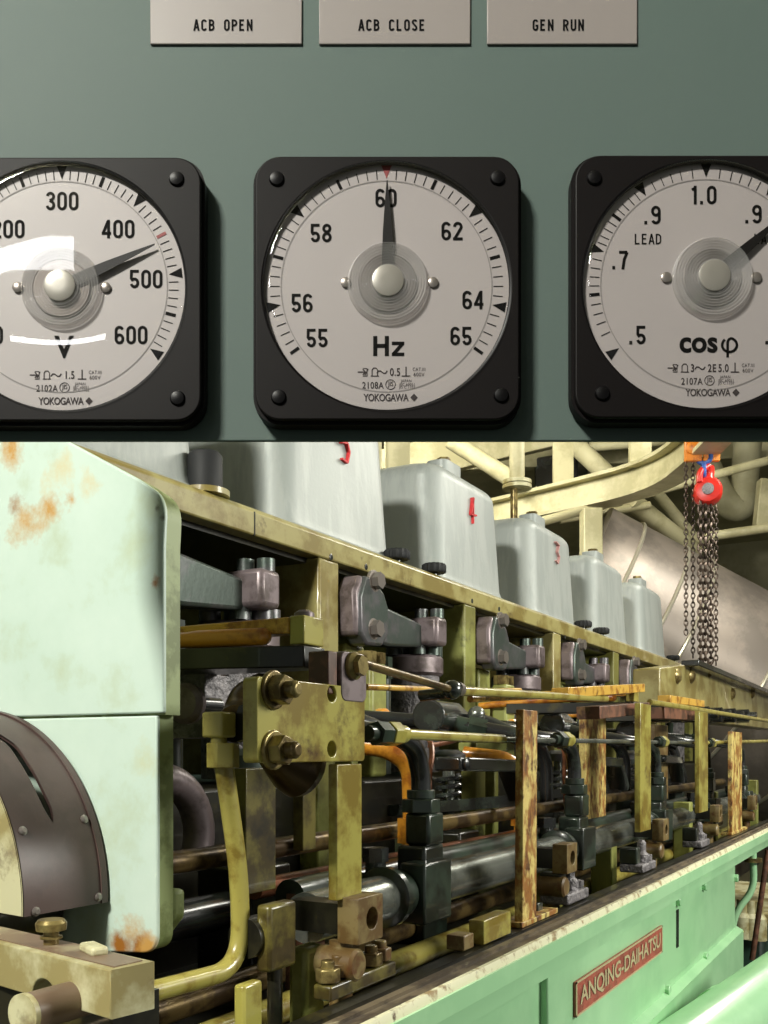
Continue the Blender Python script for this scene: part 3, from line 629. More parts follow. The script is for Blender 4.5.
# ---------------- shafts and rods
def rod(name, lab, cat, pts, r, mat, fil=0, seg=16, group=None):
    m = MB(); m.tube(pts, r, seg, fil); o = m.build(name, mat, None, origin=Vector(pts[0])); return tag(o, lab, cat, group)
rod('control_shaft', 'thick oily steel shaft running through the fuel pump blocks', 'shaft', [(S(306, .385), .385, EYE - .119), (2.6, .385, EYE - .119)], .0185, shaft_steel, seg=28)
rod('steel_shaft', 'greenish shaft just behind the thick oily steel shaft', 'shaft', [(.60, .425, EYE - .112), (2.6, .425, EYE - .102)], .014, black_green, seg=24)
rod('brown_rod', 'brown rod above the shafts, running behind the link plate', 'rod', [(.47, .46, EYE - .078), (2.6, .46, EYE - .078)], .0085, brass_rod)
rod('copper_pipe', 'reddish copper pipe below the brown rod', 'pipe', [(.62, .475, EYE - .112), (2.6, .475, EYE - .112)], .0085, copper)
rod('lower_pipe', 'dark oily pipe lying low in the trough', 'pipe', [(.16, .47, EYE - .183), (2.6, .47, EYE - .183)], .011, brass_rod)
rod('bottom_pipe', 'olive pipe lowest in the trough beside the ledge', 'pipe', [(.16, .41, EYE - .188), (2.6, .41, EYE - .188)], .0105, tube_yellow)
rod('dark_shaft', 'thick black shaft low behind the bent yellow tube', 'shaft', [(.50, .52, EYE - .135), (2.6, .52, EYE - .135)], .016, black_rub, seg=24)

# amber pipes
am = thing('amber_pipe', 'fat amber pipe bending down behind the nearest black elbow', 'pipe', (cxp - .02, .44, 1.1), 'amber pipes')
x = S(413, .43)
m = MB(); m.tube([(x - .035, .50, 1.210), (x - .022, .445, 1.204), (x - .004, .43, 1.188), (x, .43, 1.13)], .0098, 16, .045, 8); m.build('bend', amber, am)
m = MB(); m.hexa((x, .43, 1.112), (0, 0, 1), .015, .024); m.cyl((x, .43, 1.07), (x, .43, 1.112), .011, seg=14); m.build('foot_nut', amber, am)
copy_thing(am, (PITCH - .02, .045, -.012), 'amber pipe showing just left of the rusty upright post, behind the black strap')

# holed cubes on the shaft bracket line
DCU = .324
x0, x1 = S(358, DCU), S(383, DCU); zc_ = (Zp(358, 899, DCU), Zp(358, 946, DCU))
cu = thing('holed_cube', 'rusty square block with a round hole under the nearest yellow post', 'bearing block', (x0, DCU, zc_[1]), 'holed blocks along the ledge')
cxx, czz = (x0 + x1) / 2, sum(zc_) / 2
me = flat_curve([rrect(x0, x1, zc_[1], zc_[0], .0015, 2), circ(cxx + .002, czz, .0075, 24)], .0075, .0006)
m = MB(); m.add_mesh(me, Matrix.Translation((0, DCU + .0081, 0)) @ Matrix.Rotation(math.radians(90), 4, 'X')); m.build('block', rust_block, cu)
m = MB(); m.cyl((cxx + .002, DCU + .012, czz), (cxx + .002, DCU + .016, czz), .0078, seg=20); m.build('bore_end', black_rub, cu)
m = MB(); m.box(x0 + .008, x1 - .004, DCU + .0155, DCU + .06, zc_[1] + .004, zc_[0] - .006); m.build('bracket_arm', sooty, cu)
m = MB(); m.cyl((cxx - .006, DCU + .020, zc_[1]), (cxx - .006, DCU + .02, 1.0), .008, seg=16); m.lathe((cxx - .012, DCU + .002, zc_[1] - .014), (0, 1, 0), [(.009, 0), (.011, .002), (.011, .03)], 20); m.build('foot_stud', rust_block, cu)
for k, lab in ((1, 'rusty holed block just right of the rusty upright post'), (2, 'third rusty holed block, under the taller slim yellow post'), (3, 'fourth rusty holed block, under the shorter slim yellow post'), (4, 'farthest rusty holed block near the right edge')):
    copy_thing(cu, (k * PITCH, 0, 0), lab)

# ---------------- link plate group near the end cover
DL = .335
X = lambda px: S(px, DL)
zA, zB = Zp(257, 676, DL), Zp(257, 763, DL)
lp = thing('link_plate', 'oil-stained yellow plate with two nuts and two holes', 'link plate', (X(257), DL, zB))
xa, xb = X(257), X(365)
me = flat_curve([rrect(xa, xb, zB, zA, .003, 3), circ(X(332), Zp(332, 694, DL), .0052, 20), circ(X(332), Zp(332, 749, DL), .0052, 20)], .0045, .0008)
m = MB(); m.add_mesh(me, Matrix.Translation((0, DL + .0053, 0)) @ Matrix.Rotation(math.radians(90), 4, 'X')); lpp = m.build('plate', plate_yellow, lp)
for px, py in ((273, 690), (273, 750)):
    p = P(px, py, DL); m = MB(); m.lathe(p + Vector((0, .001, 0)), (0, -1, 0), [(.0118, 0), (.0118, .0022), (.0112, .003)], 28); m.hexa(p - Vector((0, .002, 0)), (0, -1, 0), .0092, .0085)
    m.lathe(p - Vector((0, .009, 0)), (0, -1, 0), [(.0052, 0), (.0052, .0075), (.0035, .0095)], 20); m.build('nut', nut_yellow, lpp, bevel=.0006)
# clevis with bolt on top
x0, x1 = X(331), X(366); z0, z1 = zA - .006, Zp(345, 651, DL)
cl = thing('clevis', 'mauve steel clevis with a round bolt on top of the link plate', 'clevis', (x0, DL, z0))
m = MB(); m.prism(rrect(x0 + .012, x1, z0 - .004, z1, .006, 5), DL - .0005, DL + .018, 'y'); lg = m.build('lug', mauve_steel, cl, bevel=.0008)
m = MB(); m.box(x0, x0 + .011, DL + .002, DL + .018, z0, z1 - .001); m.build('side_lug', rust_brown, cl, bevel=.001)
p = P(352, 666, DL); m = MB(); m.lathe(p, (0, -1, 0), [(.0095, 0), (.0095, .003), (.007, .005)], 22); m.hexa(p - Vector((0, .003, 0)), (0, -1, 0), .0072, .006); m.build('bolt', nut_yellow, lg)
# upright below plate standing on the holed cube
def post(name, px0, px1, pyt, pyb, D, depth, mat, lab, foot=True, label_cat='post', lean=0, group=None, foot_w=.05, z_foot=None):
    x0, x1 = S(px0, D), S(px1, D); zt_, zb_ = Zp((px0 + px1) / 2, pyt, D), Zp((px0 + px1) / 2, pyb, D)
    if z_foot is not None: zb_ = z_foot
    r = thing(name, lab, label_cat, ((x0 + x1) / 2, D, zb_), group)
    m = MB(); m.loft([[Vector((x, y, zb_)) for x, y in ((x0, D), (x1, D), (x1, D + depth), (x0, D + depth))], [Vector((x + lean, y, zt_)) for x, y in ((x0, D), (x1, D), (x1, D + depth), (x0, D + depth))]])
    m.build('upright', mat, r, bevel=.0008)
    if foot:
        m = MB(); m.box(x0 - .006, x1 + foot_w, D - .002, D + depth + .012, zb_ - .004, zb_ + .001); m.build('foot_plate', mat, r, bevel=.0006)
    return r
post('yellow_post', 337, 362, 764, 898, DL + .001, .007, plate_yellow, 'yellow green flat post between the link plate and the nearest holed block', foot=False)
post('rusty_post', 522.5, 536.5, 710, 922, .322, .008, rust_yellow, 'tall cream post with heavy rust standing on the ledge', lean=.003, z_foot=zr + .004, foot_w=.055)
post('slim_post', 640.5, 651, 704, 831, .33, .008, plate_yellow, 'taller slim yellow green post above the third holed block', foot=False, group='slim posts')
post('slim_post', 699.5, 708, 712, 812, .33, .008, plate_yellow, 'shorter slim yellow green post above the fourth holed block', foot=False, group='slim posts')
post('slim_post', 732, 742, 732, 830, .325, .008, rust_yellow, 'slim cream post standing alone near the right edge', foot_w=.06, group='slim posts', z_foot=zr + .004)
post('wide_upright', 586, 606, 714, 818, .40, .01, rust_yellow, 'wide rusty upright hanging below the middle amber bracket', foot=False)
post('wide_upright', 655, 668, 725, 800, .42, .01, rust_block, 'dull rusty upright between the two slim yellow posts', foot=False)
post('dark_upright', 246, 276, 768, 892, .42, .012, dark_olive, 'broad dark olive upright behind the bent yellow tube', foot=False)
post('dark_upright', 303, 316, 770, 850, .44, .01, dark_olive, 'narrow dark olive upright below the link plate', foot=False)

# amber bracket arms (one near, copies further on)
DBr = .365
xr = S(324, DBr); xl = S(304, DBr)
br = thing('amber_bracket', 'amber oil-stained bracket arm reaching out beside the pale green end cover', 'bracket', (xl, DBr, 1.27), 'amber bracket arms')
zt_, zb_ = Zp(306, 615, DBr), Zp(306, 644, DBr)
m = MB(); m.box(xl, xr, DBr, DBr + .012, zb_, zt_); m.build('end_block', plate_yellow, br, bevel=.001)
m = MB(); m.box(xl - .002, xl + .012, DBr + .012, .60, zt_ - .012, zt_ - .001); m.build('arm', arm_yellow, br, bevel=.001)
m = MB(); m.lathe((xl + .012, DBr + .008, zt_), (0, 0, 1), [(.007, 0), (.007, .003), (.004, .005)], 14); m.build('pin', mauve_steel, br)
m = MB(); m.prism([(xl - .045, DBr + .18), (xl - .02, DBr + .06), (xl, DBr), (xr, DBr - .001), (xr, DBr + .02), (xl + .02, DBr + .20)], zb_ - .016, zb_ - .001, 'z'); m.build('lower_plate', sooty, br, bevel=.001)
m = MB(); m.tube([(xl - .03, DBr + .23, zb_ - .003), (xl - .02, DBr + .10, zb_ + .006), (xl - .006, DBr + .03, zb_ + .006)], lambda t: .0055 if t < .7 else .0062, 14, .03); m.ball((xl - .006, DBr + .03, zb_ + .006), .0062); m.build('amber_lever', amber, br)
for k, lab in ((2, 'amber bracket arm in the middle above the wide rusty upright'), (3, 'small amber bracket arm just left of the end plate')):
    c = copy_thing(br, (k * PITCH, 0, 0), lab)
# long angle irons feeding the far brackets
def angle(name, lab, p0, p1, w, h, mat, group=None):
    m = MB(); m.bar(p0, p1, w, h); o = m.build(name, mat, None, origin=Vector(p0), bevel=.0008); return tag(o, lab, 'bar', group)
angle('flat_bar', 'rusty amber flat bar over the rods in the middle', P(560, 693, .36), P(638, 688, .36), .02, .012, arm_yellow)
angle('flat_bar', 'dark iron bar under the middle amber bar', P(588, 713, .365), P(640, 708, .365), .03, .016, rust_brown)
angle('flat_bar', 'dark iron bar between the two slim yellow posts', P(655, 713, .365), P(698, 716, .365), .03, .018, rust_brown)
angle('flat_bar', 'rusty amber flat bar ending at the shorter slim post', P(664, 699, .36), P(699, 704, .36), .02, .012, arm_yellow)

# rods and links
g = 'control rods'
j = P(452, 690, .348)
rod('link_rod', 'dark yellow link rod from the clevis down to the black joint', 'rod', [P(364, 664, DL + .008), P(448, 688.5, .348)], .0032, brass_rod, group=g)
jo = thing('rod_joint', 'black ball joint where the two link rods meet', 'joint', j)
m = MB(); m.ball(j, .0085); m.build('ball', black_rub, jo); m = MB(); m.cyl(j + Vector((.006, -.001, .002)), j + Vector((.016, 0, .001)), .006, seg=16); m.build('collar', screw_steel, jo)
m = MB(); m.cyl(j - Vector((.0, .0, .002)), j + Vector((0, .03, -.004)), .005, seg=12); m.build('stem', black_rub, jo)
rod('link_rod', 'long yellow link rod from the black joint to the middle bracket', 'rod', [j + Vector((.010, 0, 0)), P(606, 699, .355)], .0042, tube_yellow, group=g)
rod('thin_rod', 'thin amber rod behind the black joint', 'rod', [P(366, 687, .375), P(480, 691, .40), P(520, 690, .41)], .0025, arm_yellow, group=g)
rod('thin_rod', 'thin amber rod topmost of the rods left of the taller slim post', 'rod', [P(470, 699, .36), P(632, 692, .37)], .0032, arm_yellow, group=g)
rod('tie_tube', 'yellow green tube leaving the nut right of the link plate', 'rod', [P(398, 734, .345), P(503, 739, .345)], .0042, tube_yellow, group=g)
rod('tie_tube', 'steel tie rod from the rusty post to the shorter slim post', 'rod', [P(503, 739.5, .345), P(700, 743, .345)], .0028, shaft_steel, group=g)
rod('tie_tube', 'slender yellow rod from the shorter slim post to the right edge', 'rod', [P(700, 743, .345), P(775, 741, .345)], .004, tube_yellow, group=g)
rod('long_rod', 'yellow green rod high at right before the row of black studs', 'rod', [P(650, 702, .35), P(775, 722, .36)], .0045, tube_yellow, group=g)
for px, py, D, lab in ((395, 734, .345, 'square yellow nut on the tie tube right of the link plate'), (566, 740, .345, 'square yellow nut on the tie rod right of the rusty post'), (663, 742, .345, 'small yellow nut on the tie rod right of the taller slim post'), (712, 743, .345, 'small yellow nut on the tie rod right of the shorter slim post')):
    p = P(px, py, D); m = MB(); m.hexa(p - Vector((.012, 0, 0)), (1, 0, 0), .0095, .016); m.cyl(p + Vector((.004, 0, 0)), p + Vector((.014, 0, 0)), .007, seg=16)
    r = thing('rod_nut', lab, 'nut', p, 'nuts on the tie rods'); m.build('nut', plate_yellow, r, bevel=.0008)
    m = MB(); m.hexa(p - Vector((.030, 0, 0)), (1, 0, 0), .009, .016); m.cyl(p - Vector((.04, 0, 0)), p - Vector((.012, 0, 0)), .0055, seg=14); m.build('lock_nut', black_green, r)

# ---------------- pieces in the tangle: tappets, brackets, small pipes
tp_ = thing('tappet', 'dark tappet with coil spring nearest the link plate', 'tappet', (S(480, .50), .50, 1.0), 'tappets')
x = S(470, .50)
m = MB(); m.box(x - .03, x + .03, .50, .56, 1.0, 1.10); m.build('guide', sooty, tp_, bevel=.003)
m = MB(); m.cyl((x, .53, 1.10), (x, .53, 1.19), .008, seg=14); m.build('stem', shaft_steel, tp_)
m = MB(); m.tube([Vector((x + math.cos(t) * .015, .53 + math.sin(t) * .015, 1.10 + t * .0016)) for t in [i * math.pi / 8 for i in range(0, 112)]], .0028, 6); m.build('spring', black_rub, tp_)
m = MB(); m.lathe((x, .53, 1.185), (0, 0, 1), [(.022, 0), (.022, .012), (.012, .018)], 24); m.build('retainer', arm_steel, tp_)
for k, lab in ((-1, 'dark tappet with coil spring behind the dark olive upright'), (1, 'dark tappet with coil spring behind the middle rods'), (2, 'dark tappet with coil spring left of the taller slim post')): copy_thing(tp_, (k * PITCH, 0, 0), lab)
hl = thing('holding_strap', 'black bent strap left of the rusty post', 'strap', P(450, 764, .42), 'black bent straps')
m = MB(); a_, b_, c_ = P(447, 764, .42), P(512, 766, .42), P(522, 800, .42)
m.bar(a_, b_, .03, .014); m.bar(b_ - Vector((.006, 0, 0)), c_, .03, .012, Vector((1, 0, 0))); m.build('strap', black_rub, hl, bevel=.002)
m = MB(); m.lathe(a_ + Vector((.012, -.014, 0)), (0, -1, 0), [(.007, 0), (.007, .004), (.003, .006)], 16); m.build('strap_bolt', black_rub, hl)
m = MB(); m.bar(c_, c_ + Vector((.0, .2, -.02)), .014, .014); m.build('stay', black_rub, hl)
for k, lab in ((1, 'black bent strap right of the wide rusty upright'), (2, 'farthest black bent strap')): copy_thing(hl, (k * PITCH, 0, 0), lab)
cp = thing('copper_drain', 'thin copper tube curving down below the tie tube', 'pipe', P(430, 745, .44), 'thin copper tubes')
m = MB(); m.tube([P(428, 735, .47), P(433, 750, .45), P(428, 785, .44), P(436, 835, .45)], .0030, 10, .02); m.build('tube', copper, cp)
m = MB(); m.tube([P(430, 746, .47), P(450, 742, .48), P(470, 735, .52)], .0028, 10, .02); m.build('branch', copper, cp)
for k, lab in ((1, 'thin copper tube beside the amber bend near the rusty post'),): copy_thing(cp, (k * PITCH, 0, 0), lab)
pil = thing('pillar', 'yellow green pillar in the shadow left of the rusty post', 'pillar', (S(500, .585), .585, 1.0), 'pillars in the shadow')
x = S(470, .585)
m = MB(); m.box(x, x + .035, .575, .60, 1.0, 1.20); m.build('web', inner_olive, pil, bevel=.002)
m = MB(); m.box(x + .07, x + .085, .575, .60, 1.0, 1.20); m.build('rib', inner_olive, pil, bevel=.002)
m = MB(); m.box(x - .01, x + .11, .57, .60, 1.20, 1.214); m.build('cap_strip', inner_olive, pil, bevel=.002)
for k, lab in ((-1, 'yellow green pillar behind the link plate'), (1, 'yellow green pillar behind the wide rusty upright')): copy_thing(pil, (k * PITCH, 0, 0), lab)
fl = thing('oil_flange', 'amber flanged plug with bolts below the rocker arm bracket', 'flange', P(405, 705, .58), 'amber flanged plugs')
x, z_ = S(386, .56), 1.25
m = MB(); m.box(x - .008, x + .03, .575, .60, 1.17, 1.308); m.build('body', inner_olive, fl, bevel=.004)
m = MB(); m.lathe((x + .011, .575, 1.235), (0, -1, 0), [(.018, 0), (.018, .008), (.010, .016)], 20); m.build('plug', amber, fl)
m = MB(); m.hexa((x + .002, .588, 1.308), (0, 0, 1), .012, .014); m.hexa((x + .024, .588, 1.308), (0, 0, 1), .012, .014); m.build('top_nut', nut_yellow, fl)
for k, lab in ((1, 'amber flanged plug below the third rocker arm'), (2, 'amber flanged plug below the fourth rocker arm')): copy_thing(fl, (k * PITCH, 0, 0), lab)
# long black manifold at the back of the tangle
rod('black_manifold', 'black manifold pipe running along behind the elbow pipes', 'pipe', [(S(400, .56), .565, 1.232), (2.6, .565, 1.232)], .013, black_rub, seg=20)
hb = thing('black_union', 'chunky black pipe union with a band just above the tie tube', 'union', P(445, 716, .52), 'black unions')
a_ = P(428, 716, .50); m = MB(); m.tube([a_, a_ + Vector((.07, .01, .0))], .02, 20); m.build('band', black_rub, hb, bevel=.002)
m = MB(); m.hexa(a_ + Vector((.07, .01, 0)), (1, .1, 0), .020, .03); m.tube([a_ + Vector((.10, .01, 0)), a_ + Vector((.14, -.01, -.002)), a_ + Vector((.16, -.06, -.03))], .010, 14, .03); m.build('tail_pipe', black_rub, hb)
m = MB(); m.ball(a_ + Vector((.092, -.02, .004)), .011); m.build('plug', shaft_steel, hb)
for k, lab in ((1, 'chunky black pipe union right of the rusty post'), (2, 'farthest chunky black pipe union')): copy_thing(hb, (k * PITCH, 0, 0), lab)

# ---------------- left foreground: deep pieces behind the end cover
t = thing('drive_disc', 'shiny dark round disc in the gloom beside the end cover', 'disc', P(195, 700, .50))
c = P(190, 704, .45); m = MB(); m.lathe(c, (-1, -.15, 0), [(.012, 0), (.0145, .002), (.0145, .006), (.011, .010), (.004, .011)], 36); m.build('disc', mauve_steel, t)
m = MB(); m.cyl(c, c + Vector((.03, 0, 0)), .006, seg=18); m.build('spindle', black_rub, t)
t = thing('curved_casing', 'brown curved casing partly hidden behind the end cover', 'casing', P(185, 800, .52))
c = P(160, 838, .52); m = MB(); m.tube([c + Vector((0, math.cos(a) * .06 * 0 + .0, 0)) + Vector((math.cos(a) * .046, 0, math.sin(a) * .046)) for a in [math.radians(200 - i * 12) for i in range(20)]], .013, 18); m.build('ring', mauve_steel, t)
t = thing('grey_casting', 'textured mauve grey casting with a notch below the amber bracket', 'casting', P(222, 690, .46))
m = MB(); x0, x1 = S(203, .46), S(246, .46); zz0, zz1 = Zp(225, 738, .46), Zp(225, 668, .46)
me = flat_curve([[(x0, zz0), (x1, zz0), (x1, zz1 - .012), (x1 - .006, zz1 - .003), (x1 - .012, zz1), (x0 + .028, zz1), (x0 + .028, zz1 - .006), (x0 + .019, zz1 - .006), (x0 + .019, zz1), (x0, zz1)]], .05, .002)
m.add_mesh(me, Matrix.Translation((0, .51, 0)) @ Matrix.Rotation(math.radians(90), 4, 'X')); m.build('casting', grey_cast, t)
t = thing('hidden_elbow', 'dark bronze elbow fitting behind the link plate', 'elbow', P(250, 715, .385))
m = MB(); m.tube([P(262, 690, .40), P(246, 700, .385), P(240, 718, .38), P(236, 724, .37)], .012, 18, .02); m.build('elbow', brass_rod, t)
m = MB(); a_ = P(240, 723, .366); m.hexa(a_, (1, .0, 0), .012, .02); m.build('hexagon', sooty, t)
p = P(316, 772, .40); t = thing('round_boss', 'round dark bronze boss hanging below the link plate', 'boss', p)
m = MB(); c = P(290, 762, .375); m.lathe(c, (1, -.3, -.4), [(.010, -.02), (.020, 0), (.022, .01), (.019, .016), (.006, .019)], 28); m.build('boss', brass_rod, t)

# bent yellow green tube with fittings
DT = .375
t = thing('bent_tube', 'yellow green tube with square fittings bending away at the lower left', 'pipe', P(240, 930, DT))
a_, b_, c_, d_ = P(224, 766, DT), P(240, 880, DT), P(240.5, 968, DT), P(120, 1000, DT)
m = MB(); m.tube([a_, b_, c_ , d_], .0060, 18, .030, 9); m.build('tube', tube_yellow, t)
q0, q1 = P(223, 768, DT), P(223, 743, DT)
m = MB(); m.cyl(q0, q1, .0102, seg=6, ph=.3); m.build('lower_fitting', tube_yellow, t, bevel=.0008)
q2 = P(219, 741, DT); q3 = P(219, 712, DT)
m = MB(); m.cyl(q2 - Vector((0, 0, .004)), q2 + Vector((0, 0, .003)), .005, seg=14); m.box(q2.x - .007, q2.x + .007, q2.y - .008, q2.y + .008, q2.z + .002, q3.z); m.build('upper_fitting', tube_yellow, t, bevel=.0015)
m = MB(); m.tube([Vector((q3.x + .004, q3.y + .004, q3.z - .006)), Vector((q3.x + .03, q3.y + .01, q3.z - .006))], .0055, 12); m.build('stub', tube_yellow, t)

# low boxes and stubs in the trough at the left
def lump(name, lab, cat, px0, px1, pyt, pyb, D, depth, mat, zb_=None, bevel=.002, group=None):
    x0, x1 = S(px0, D), S(px1, D); z1_, z0_ = Zp(px0, pyt, D), Zp(px0, pyb, D)
    if zb_ is not None: z0_ = zb_
    m = MB(); m.box(x0, x1, D, D + depth, z0_, z1_); o = m.build(name, mat, None, origin=Vector(((x0 + x1) / 2, D + depth / 2, z0_)), bevel=bevel); return tag(o, lab, cat, group)
t = thing('yellow_box', 'oil-stained yellow brown box beside the bent tube', 'box', P(283, 974, .355))
m = MB(); x0, x1 = S(270, .355), S(297, .355); m.box(x0, x1, .355, .366, Zp(270, 974, .355), Zp(270, 906, .355)); m.build('box', dark_olive, t, bevel=.0025)
m = MB(); c = Vector((x0 + .012, .372, Zp(270, 940, .355))); m.cyl(c + Vector((.001, 0, 0)), c - Vector((.016, 0, 0)), .013, seg=28); m.build('side_cap', sooty, t)
m = MB(); m.cyl(Vector(((x0 + x1) / 2, .362, Zp(270, 974, .355))), Vector(((x0 + x1) / 2, .362, 1.0)), .005, seg=16); m.build('leg', sooty, t)
lump('brown_box', 'rusty brown box behind the yellow brown box', 'box', 306, 326, 893, 928, .41, .02, rust_brown, zb_=1.0)
lump('olive_stub', 'short yellow green stub at the bottom edge below the yellow box', 'stub', 244, 263, 986, 1030, .345, .008, plate_yellow, zb_=1.0)
lump('rough_block', 'rough yellow green block at the bottom left of the holed block', 'block', 306, 326, 949, 1016, .355, .015, inner_olive, zb_=1.0, bevel=.004)
t = thing('clamp_foot', 'oily clamp foot with nuts on the ledge below the nearest holed block', 'clamp', P(340, 1000, .33))
p0_, p1_ = P(322, 1008, .335), P(388, 984, .335); p0_.z = p1_.z = zr + .007
m = MB(); m.bar(p0_, p1_, .014, .010); m.build('foot', dark_olive, t, bevel=.0015)
for i, f in enumerate((.08, .28, .72, .93)):
    q = p0_.lerp(p1_, f) + Vector((0, .003 * (i % 2), .006)); m = MB(); m.hexa(q, (0, 0, 1), .0082, .009); m.cyl(q, q + Vector((0, 0, .014)), .0045, seg=12); m.build('nut', rust_block if i % 2 else nut_yellow, t, bevel=.0008)
def ledge_box(px0, px1, py, h, D, depth, name, lab, cat, mat, group=None):
    x0, x1 = S(px0, D), S(px1, D); m = MB(); m.box(x0, x1, D, D + depth, zr + .001, zr + h); return tag(m.build(name, mat, None, origin=Vector(((x0 + x1) / 2, D + depth / 2, zr)), bevel=.001), lab, cat, group)
ledge_box(484, 511, 0, .021, .318, .014, 'small_block', 'small olive block standing on the ledge left of the rusty post', 'block', plate_yellow)
ledge_box(464, 474, 0, .013, .322, .016, 'peg', 'short rusty peg on the ledge beside the small olive block', 'peg', rust_block)
ledge_box(538, 543, 0, .012, .33, .02, 'peg', 'dark peg on the ledge at the foot of the rusty post', 'peg', black_green)
st0 = thing('ledge_valve', 'small grey valve with nuts on the ledge below the third holed block', 'valve', P(636, 872, .335), 'small valves on the ledge')
q = P(640, 880, .335); q.z = zr
m = MB(); m.box(q.x - .03, q.x + .04, q.y - .012, q.y + .02, zr + .001, zr + .012); m.build('base', grey_cast, st0, bevel=.002)
m = MB(); m.box(q.x - .03, q.x - .012, q.y - .004, q.y + .02, zr + .012, zr + .034); m.build('body', black_green, st0, bevel=.002)
m = MB(); m.lathe(q + Vector((.008, 0, .012)), (0, 0, 1), [(.010, 0), (.010, .010), (.006, .014), (.006, .026), (.003, .03)], 16); m.build('stem', grey_cast, st0)
m = MB(); m.hexa(q + Vector((.03, 0, .012)), (0, 0, 1), .009, .008); m.build('nut', grey_cast, st0)
for k, lab in ((.9, 'small valve with nuts on the ledge below the fourth holed block'), (-.72, 'small rusty valve with nuts below the second holed block')):
    copy_thing(st0, (k * PITCH, 0, 0), lab)
for i, (px, h, lab) in enumerate(((556, .05, 'olive upright stub standing in the trough right of the rusty post'), (612, .055, 'olive upright stub left of the small grey valve'), (690, .07, 'olive upright stub left of the fourth holed block'), (716, .08, 'olive upright stub right of the shorter slim post'), (757, .09, 'olive upright stub at the right edge'))):
    x = S(px, .37); m = MB(); m.box(x, x + .025, .37, .40, 1.0, zr + h); tag(m.build('trough_stub', inner_olive, None, origin=Vector((x, .37, 1.0)), bevel=.002), lab, 'stub', 'olive stubs in the trough')

# ================================================================= PALE GREEN END COVER, GUARD, FRONT BRACKET
DEc = .40; se = SE; sb = se + .0125
ec = thing('end_cover', 'large pale green cover with rust stains at the near end of the engine', 'engine cover', (se, .7, .9))
zseam = onend(155, 713)[1]
sh = [onend(73, 444), onend(112, 463), onend(138, 479)]
arc = fillet([Vector((onend(138, 479)[0], 0, onend(138, 479)[1])), Vector((onend(164, 493)[0] - .001, 0, onend(164, 497)[1])), Vector((DEc, 0, onend(163, 545)[1]))], .06, 10)
slope = (sh[0][1] - sh[2][1]) / (sh[0][0] - sh[2][0])
out = [(DEc, zseam)] + [(v.x, v.z) for v in reversed(arc)] + [sh[0], (.62, sh[0][1] + slope * (.62 - sh[0][0])), (.9, sh[0][1] + slope * (.62 - sh[0][0])), (1.1, sh[0][1]), (1.1, zseam)]
m = MB(); m.prism(out, se, se + .0035, 'x'); m.build('upper_cover', end_green, ec, bevel=.0012, seg=3)
m = MB(); m.prism([(a + .0012 if a < .6 else a, b - .001) for a, b in out], se + .0034, sb + .004, 'x'); m.build('cover_rim', end_edge, ec)
zlow = onend(150, 953)[1]; Dl = onend(155.5, 800)[0]
low = [(Dl, zseam - .0015)] + [(v.x, v.z) for v in fillet([Vector((Dl, 0, zseam - .03)), Vector((Dl, 0, zlow)), Vector((Dl + .05, 0, zlow - .004))], .012, 6)] + [(1.1, zlow), (1.1, zseam - .0015)]
m = MB(); m.prism(low, se + .001, se + .0045, 'x'); m.build('lower_cover', end_green, ec, bevel=.0012, seg=3)
m = MB(); m.prism([(a + .0008 if a < .6 else a, b + .0005) for a, b in low], se + .0044, sb + .004, 'x'); m.build('lower_rim', end_edge, ec)
m = MB(); m.prism([(Dl + .001, zseam - .11), (Dl + .001, zlow + .018), (Dl + .012, zlow + .006), (Dl + .10, zlow + .006), (Dl + .10, zseam - .11)], sb + .004, sb + .016, 'x'); m.build('edge_flange', end_edge, ec, bevel=.003)
# guard over the flywheel rim
Dg, zg, Rg = .564, EYE - .09, .118
s0, s1 = S(24, .446), se - .002
gd = thing('coupling_guard', 'brown curved sheet guard with a slot, bolted before the end cover', 'guard', (s0, Dg, zg))
def gp(a, s, R=Rg): return Vector((s, Dg - math.cos(a) * R, zg + math.sin(a) * R))
def on_guard(px, py):
    s_ = .30
    while s_ < s1:
        d_, z_ = onend(px, py, s_)
        if math.hypot(d_ - Dg, z_ - zg) <= Rg: return math.degrees(math.atan2(z_ - zg, Dg - d_)), s_
        s_ += .0004
    return None
SL = sorted(q for q in (on_guard(52, 819), on_guard(40, 792), on_guard(22, 760), on_guard(12, 745)) if q)
SL.append((SL[-1][0] + 30, SL[-1][1] - .02))
m = MB(); A = [math.radians(-2 + 184 * i / 72) for i in range(73)]
def slot(a):
    d = math.degrees(a)
    if SL[0][0] < d < SL[-1][0]:
        for (d0, c0_), (d1, c1_) in zip(SL, SL[1:]):
            if d0 <= d <= d1: c = c0_ + (c1_ - c0_) * (d - d0) / (d1 - d0)
        w = .0030 * math.sqrt(max(0, min(1, (d - SL[0][0]) / 3))); return c - w, c + w
    return None
for a0, a1 in zip(A, A[1:]):
    sl0, sl1 = slot(a0), slot(a1)
    segs = [((s0, s1), (s0, s1))] if not (sl0 or sl1) else None
    if segs is None:
        u = sl0 or ((sl1[0] + sl1[1]) / 2,) * 2; v = sl1 or ((sl0[0] + sl0[1]) / 2,) * 2
        segs = [((s0, u[0]), (s0, v[0])), ((u[1], s1), (v[1], s1))]
    for (p_, q_), (r_, t_) in segs:
        o_ = [gp(a0, p_), gp(a0, q_), gp(a1, t_), gp(a1, r_)]; i_ = [gp(a0, p_, Rg - .002), gp(a0, q_, Rg - .002), gp(a1, t_, Rg - .002), gp(a1, r_, Rg - .002)]
        m.face([m.bm.verts.new(x) for x in o_]); m.face([m.bm.verts.new(x) for x in reversed(i_)])
bmesh.ops.remove_doubles(m.bm, verts=m.bm.verts[:], dist=1e-5)
sht = m.build('sheet', guard_brown, gd)
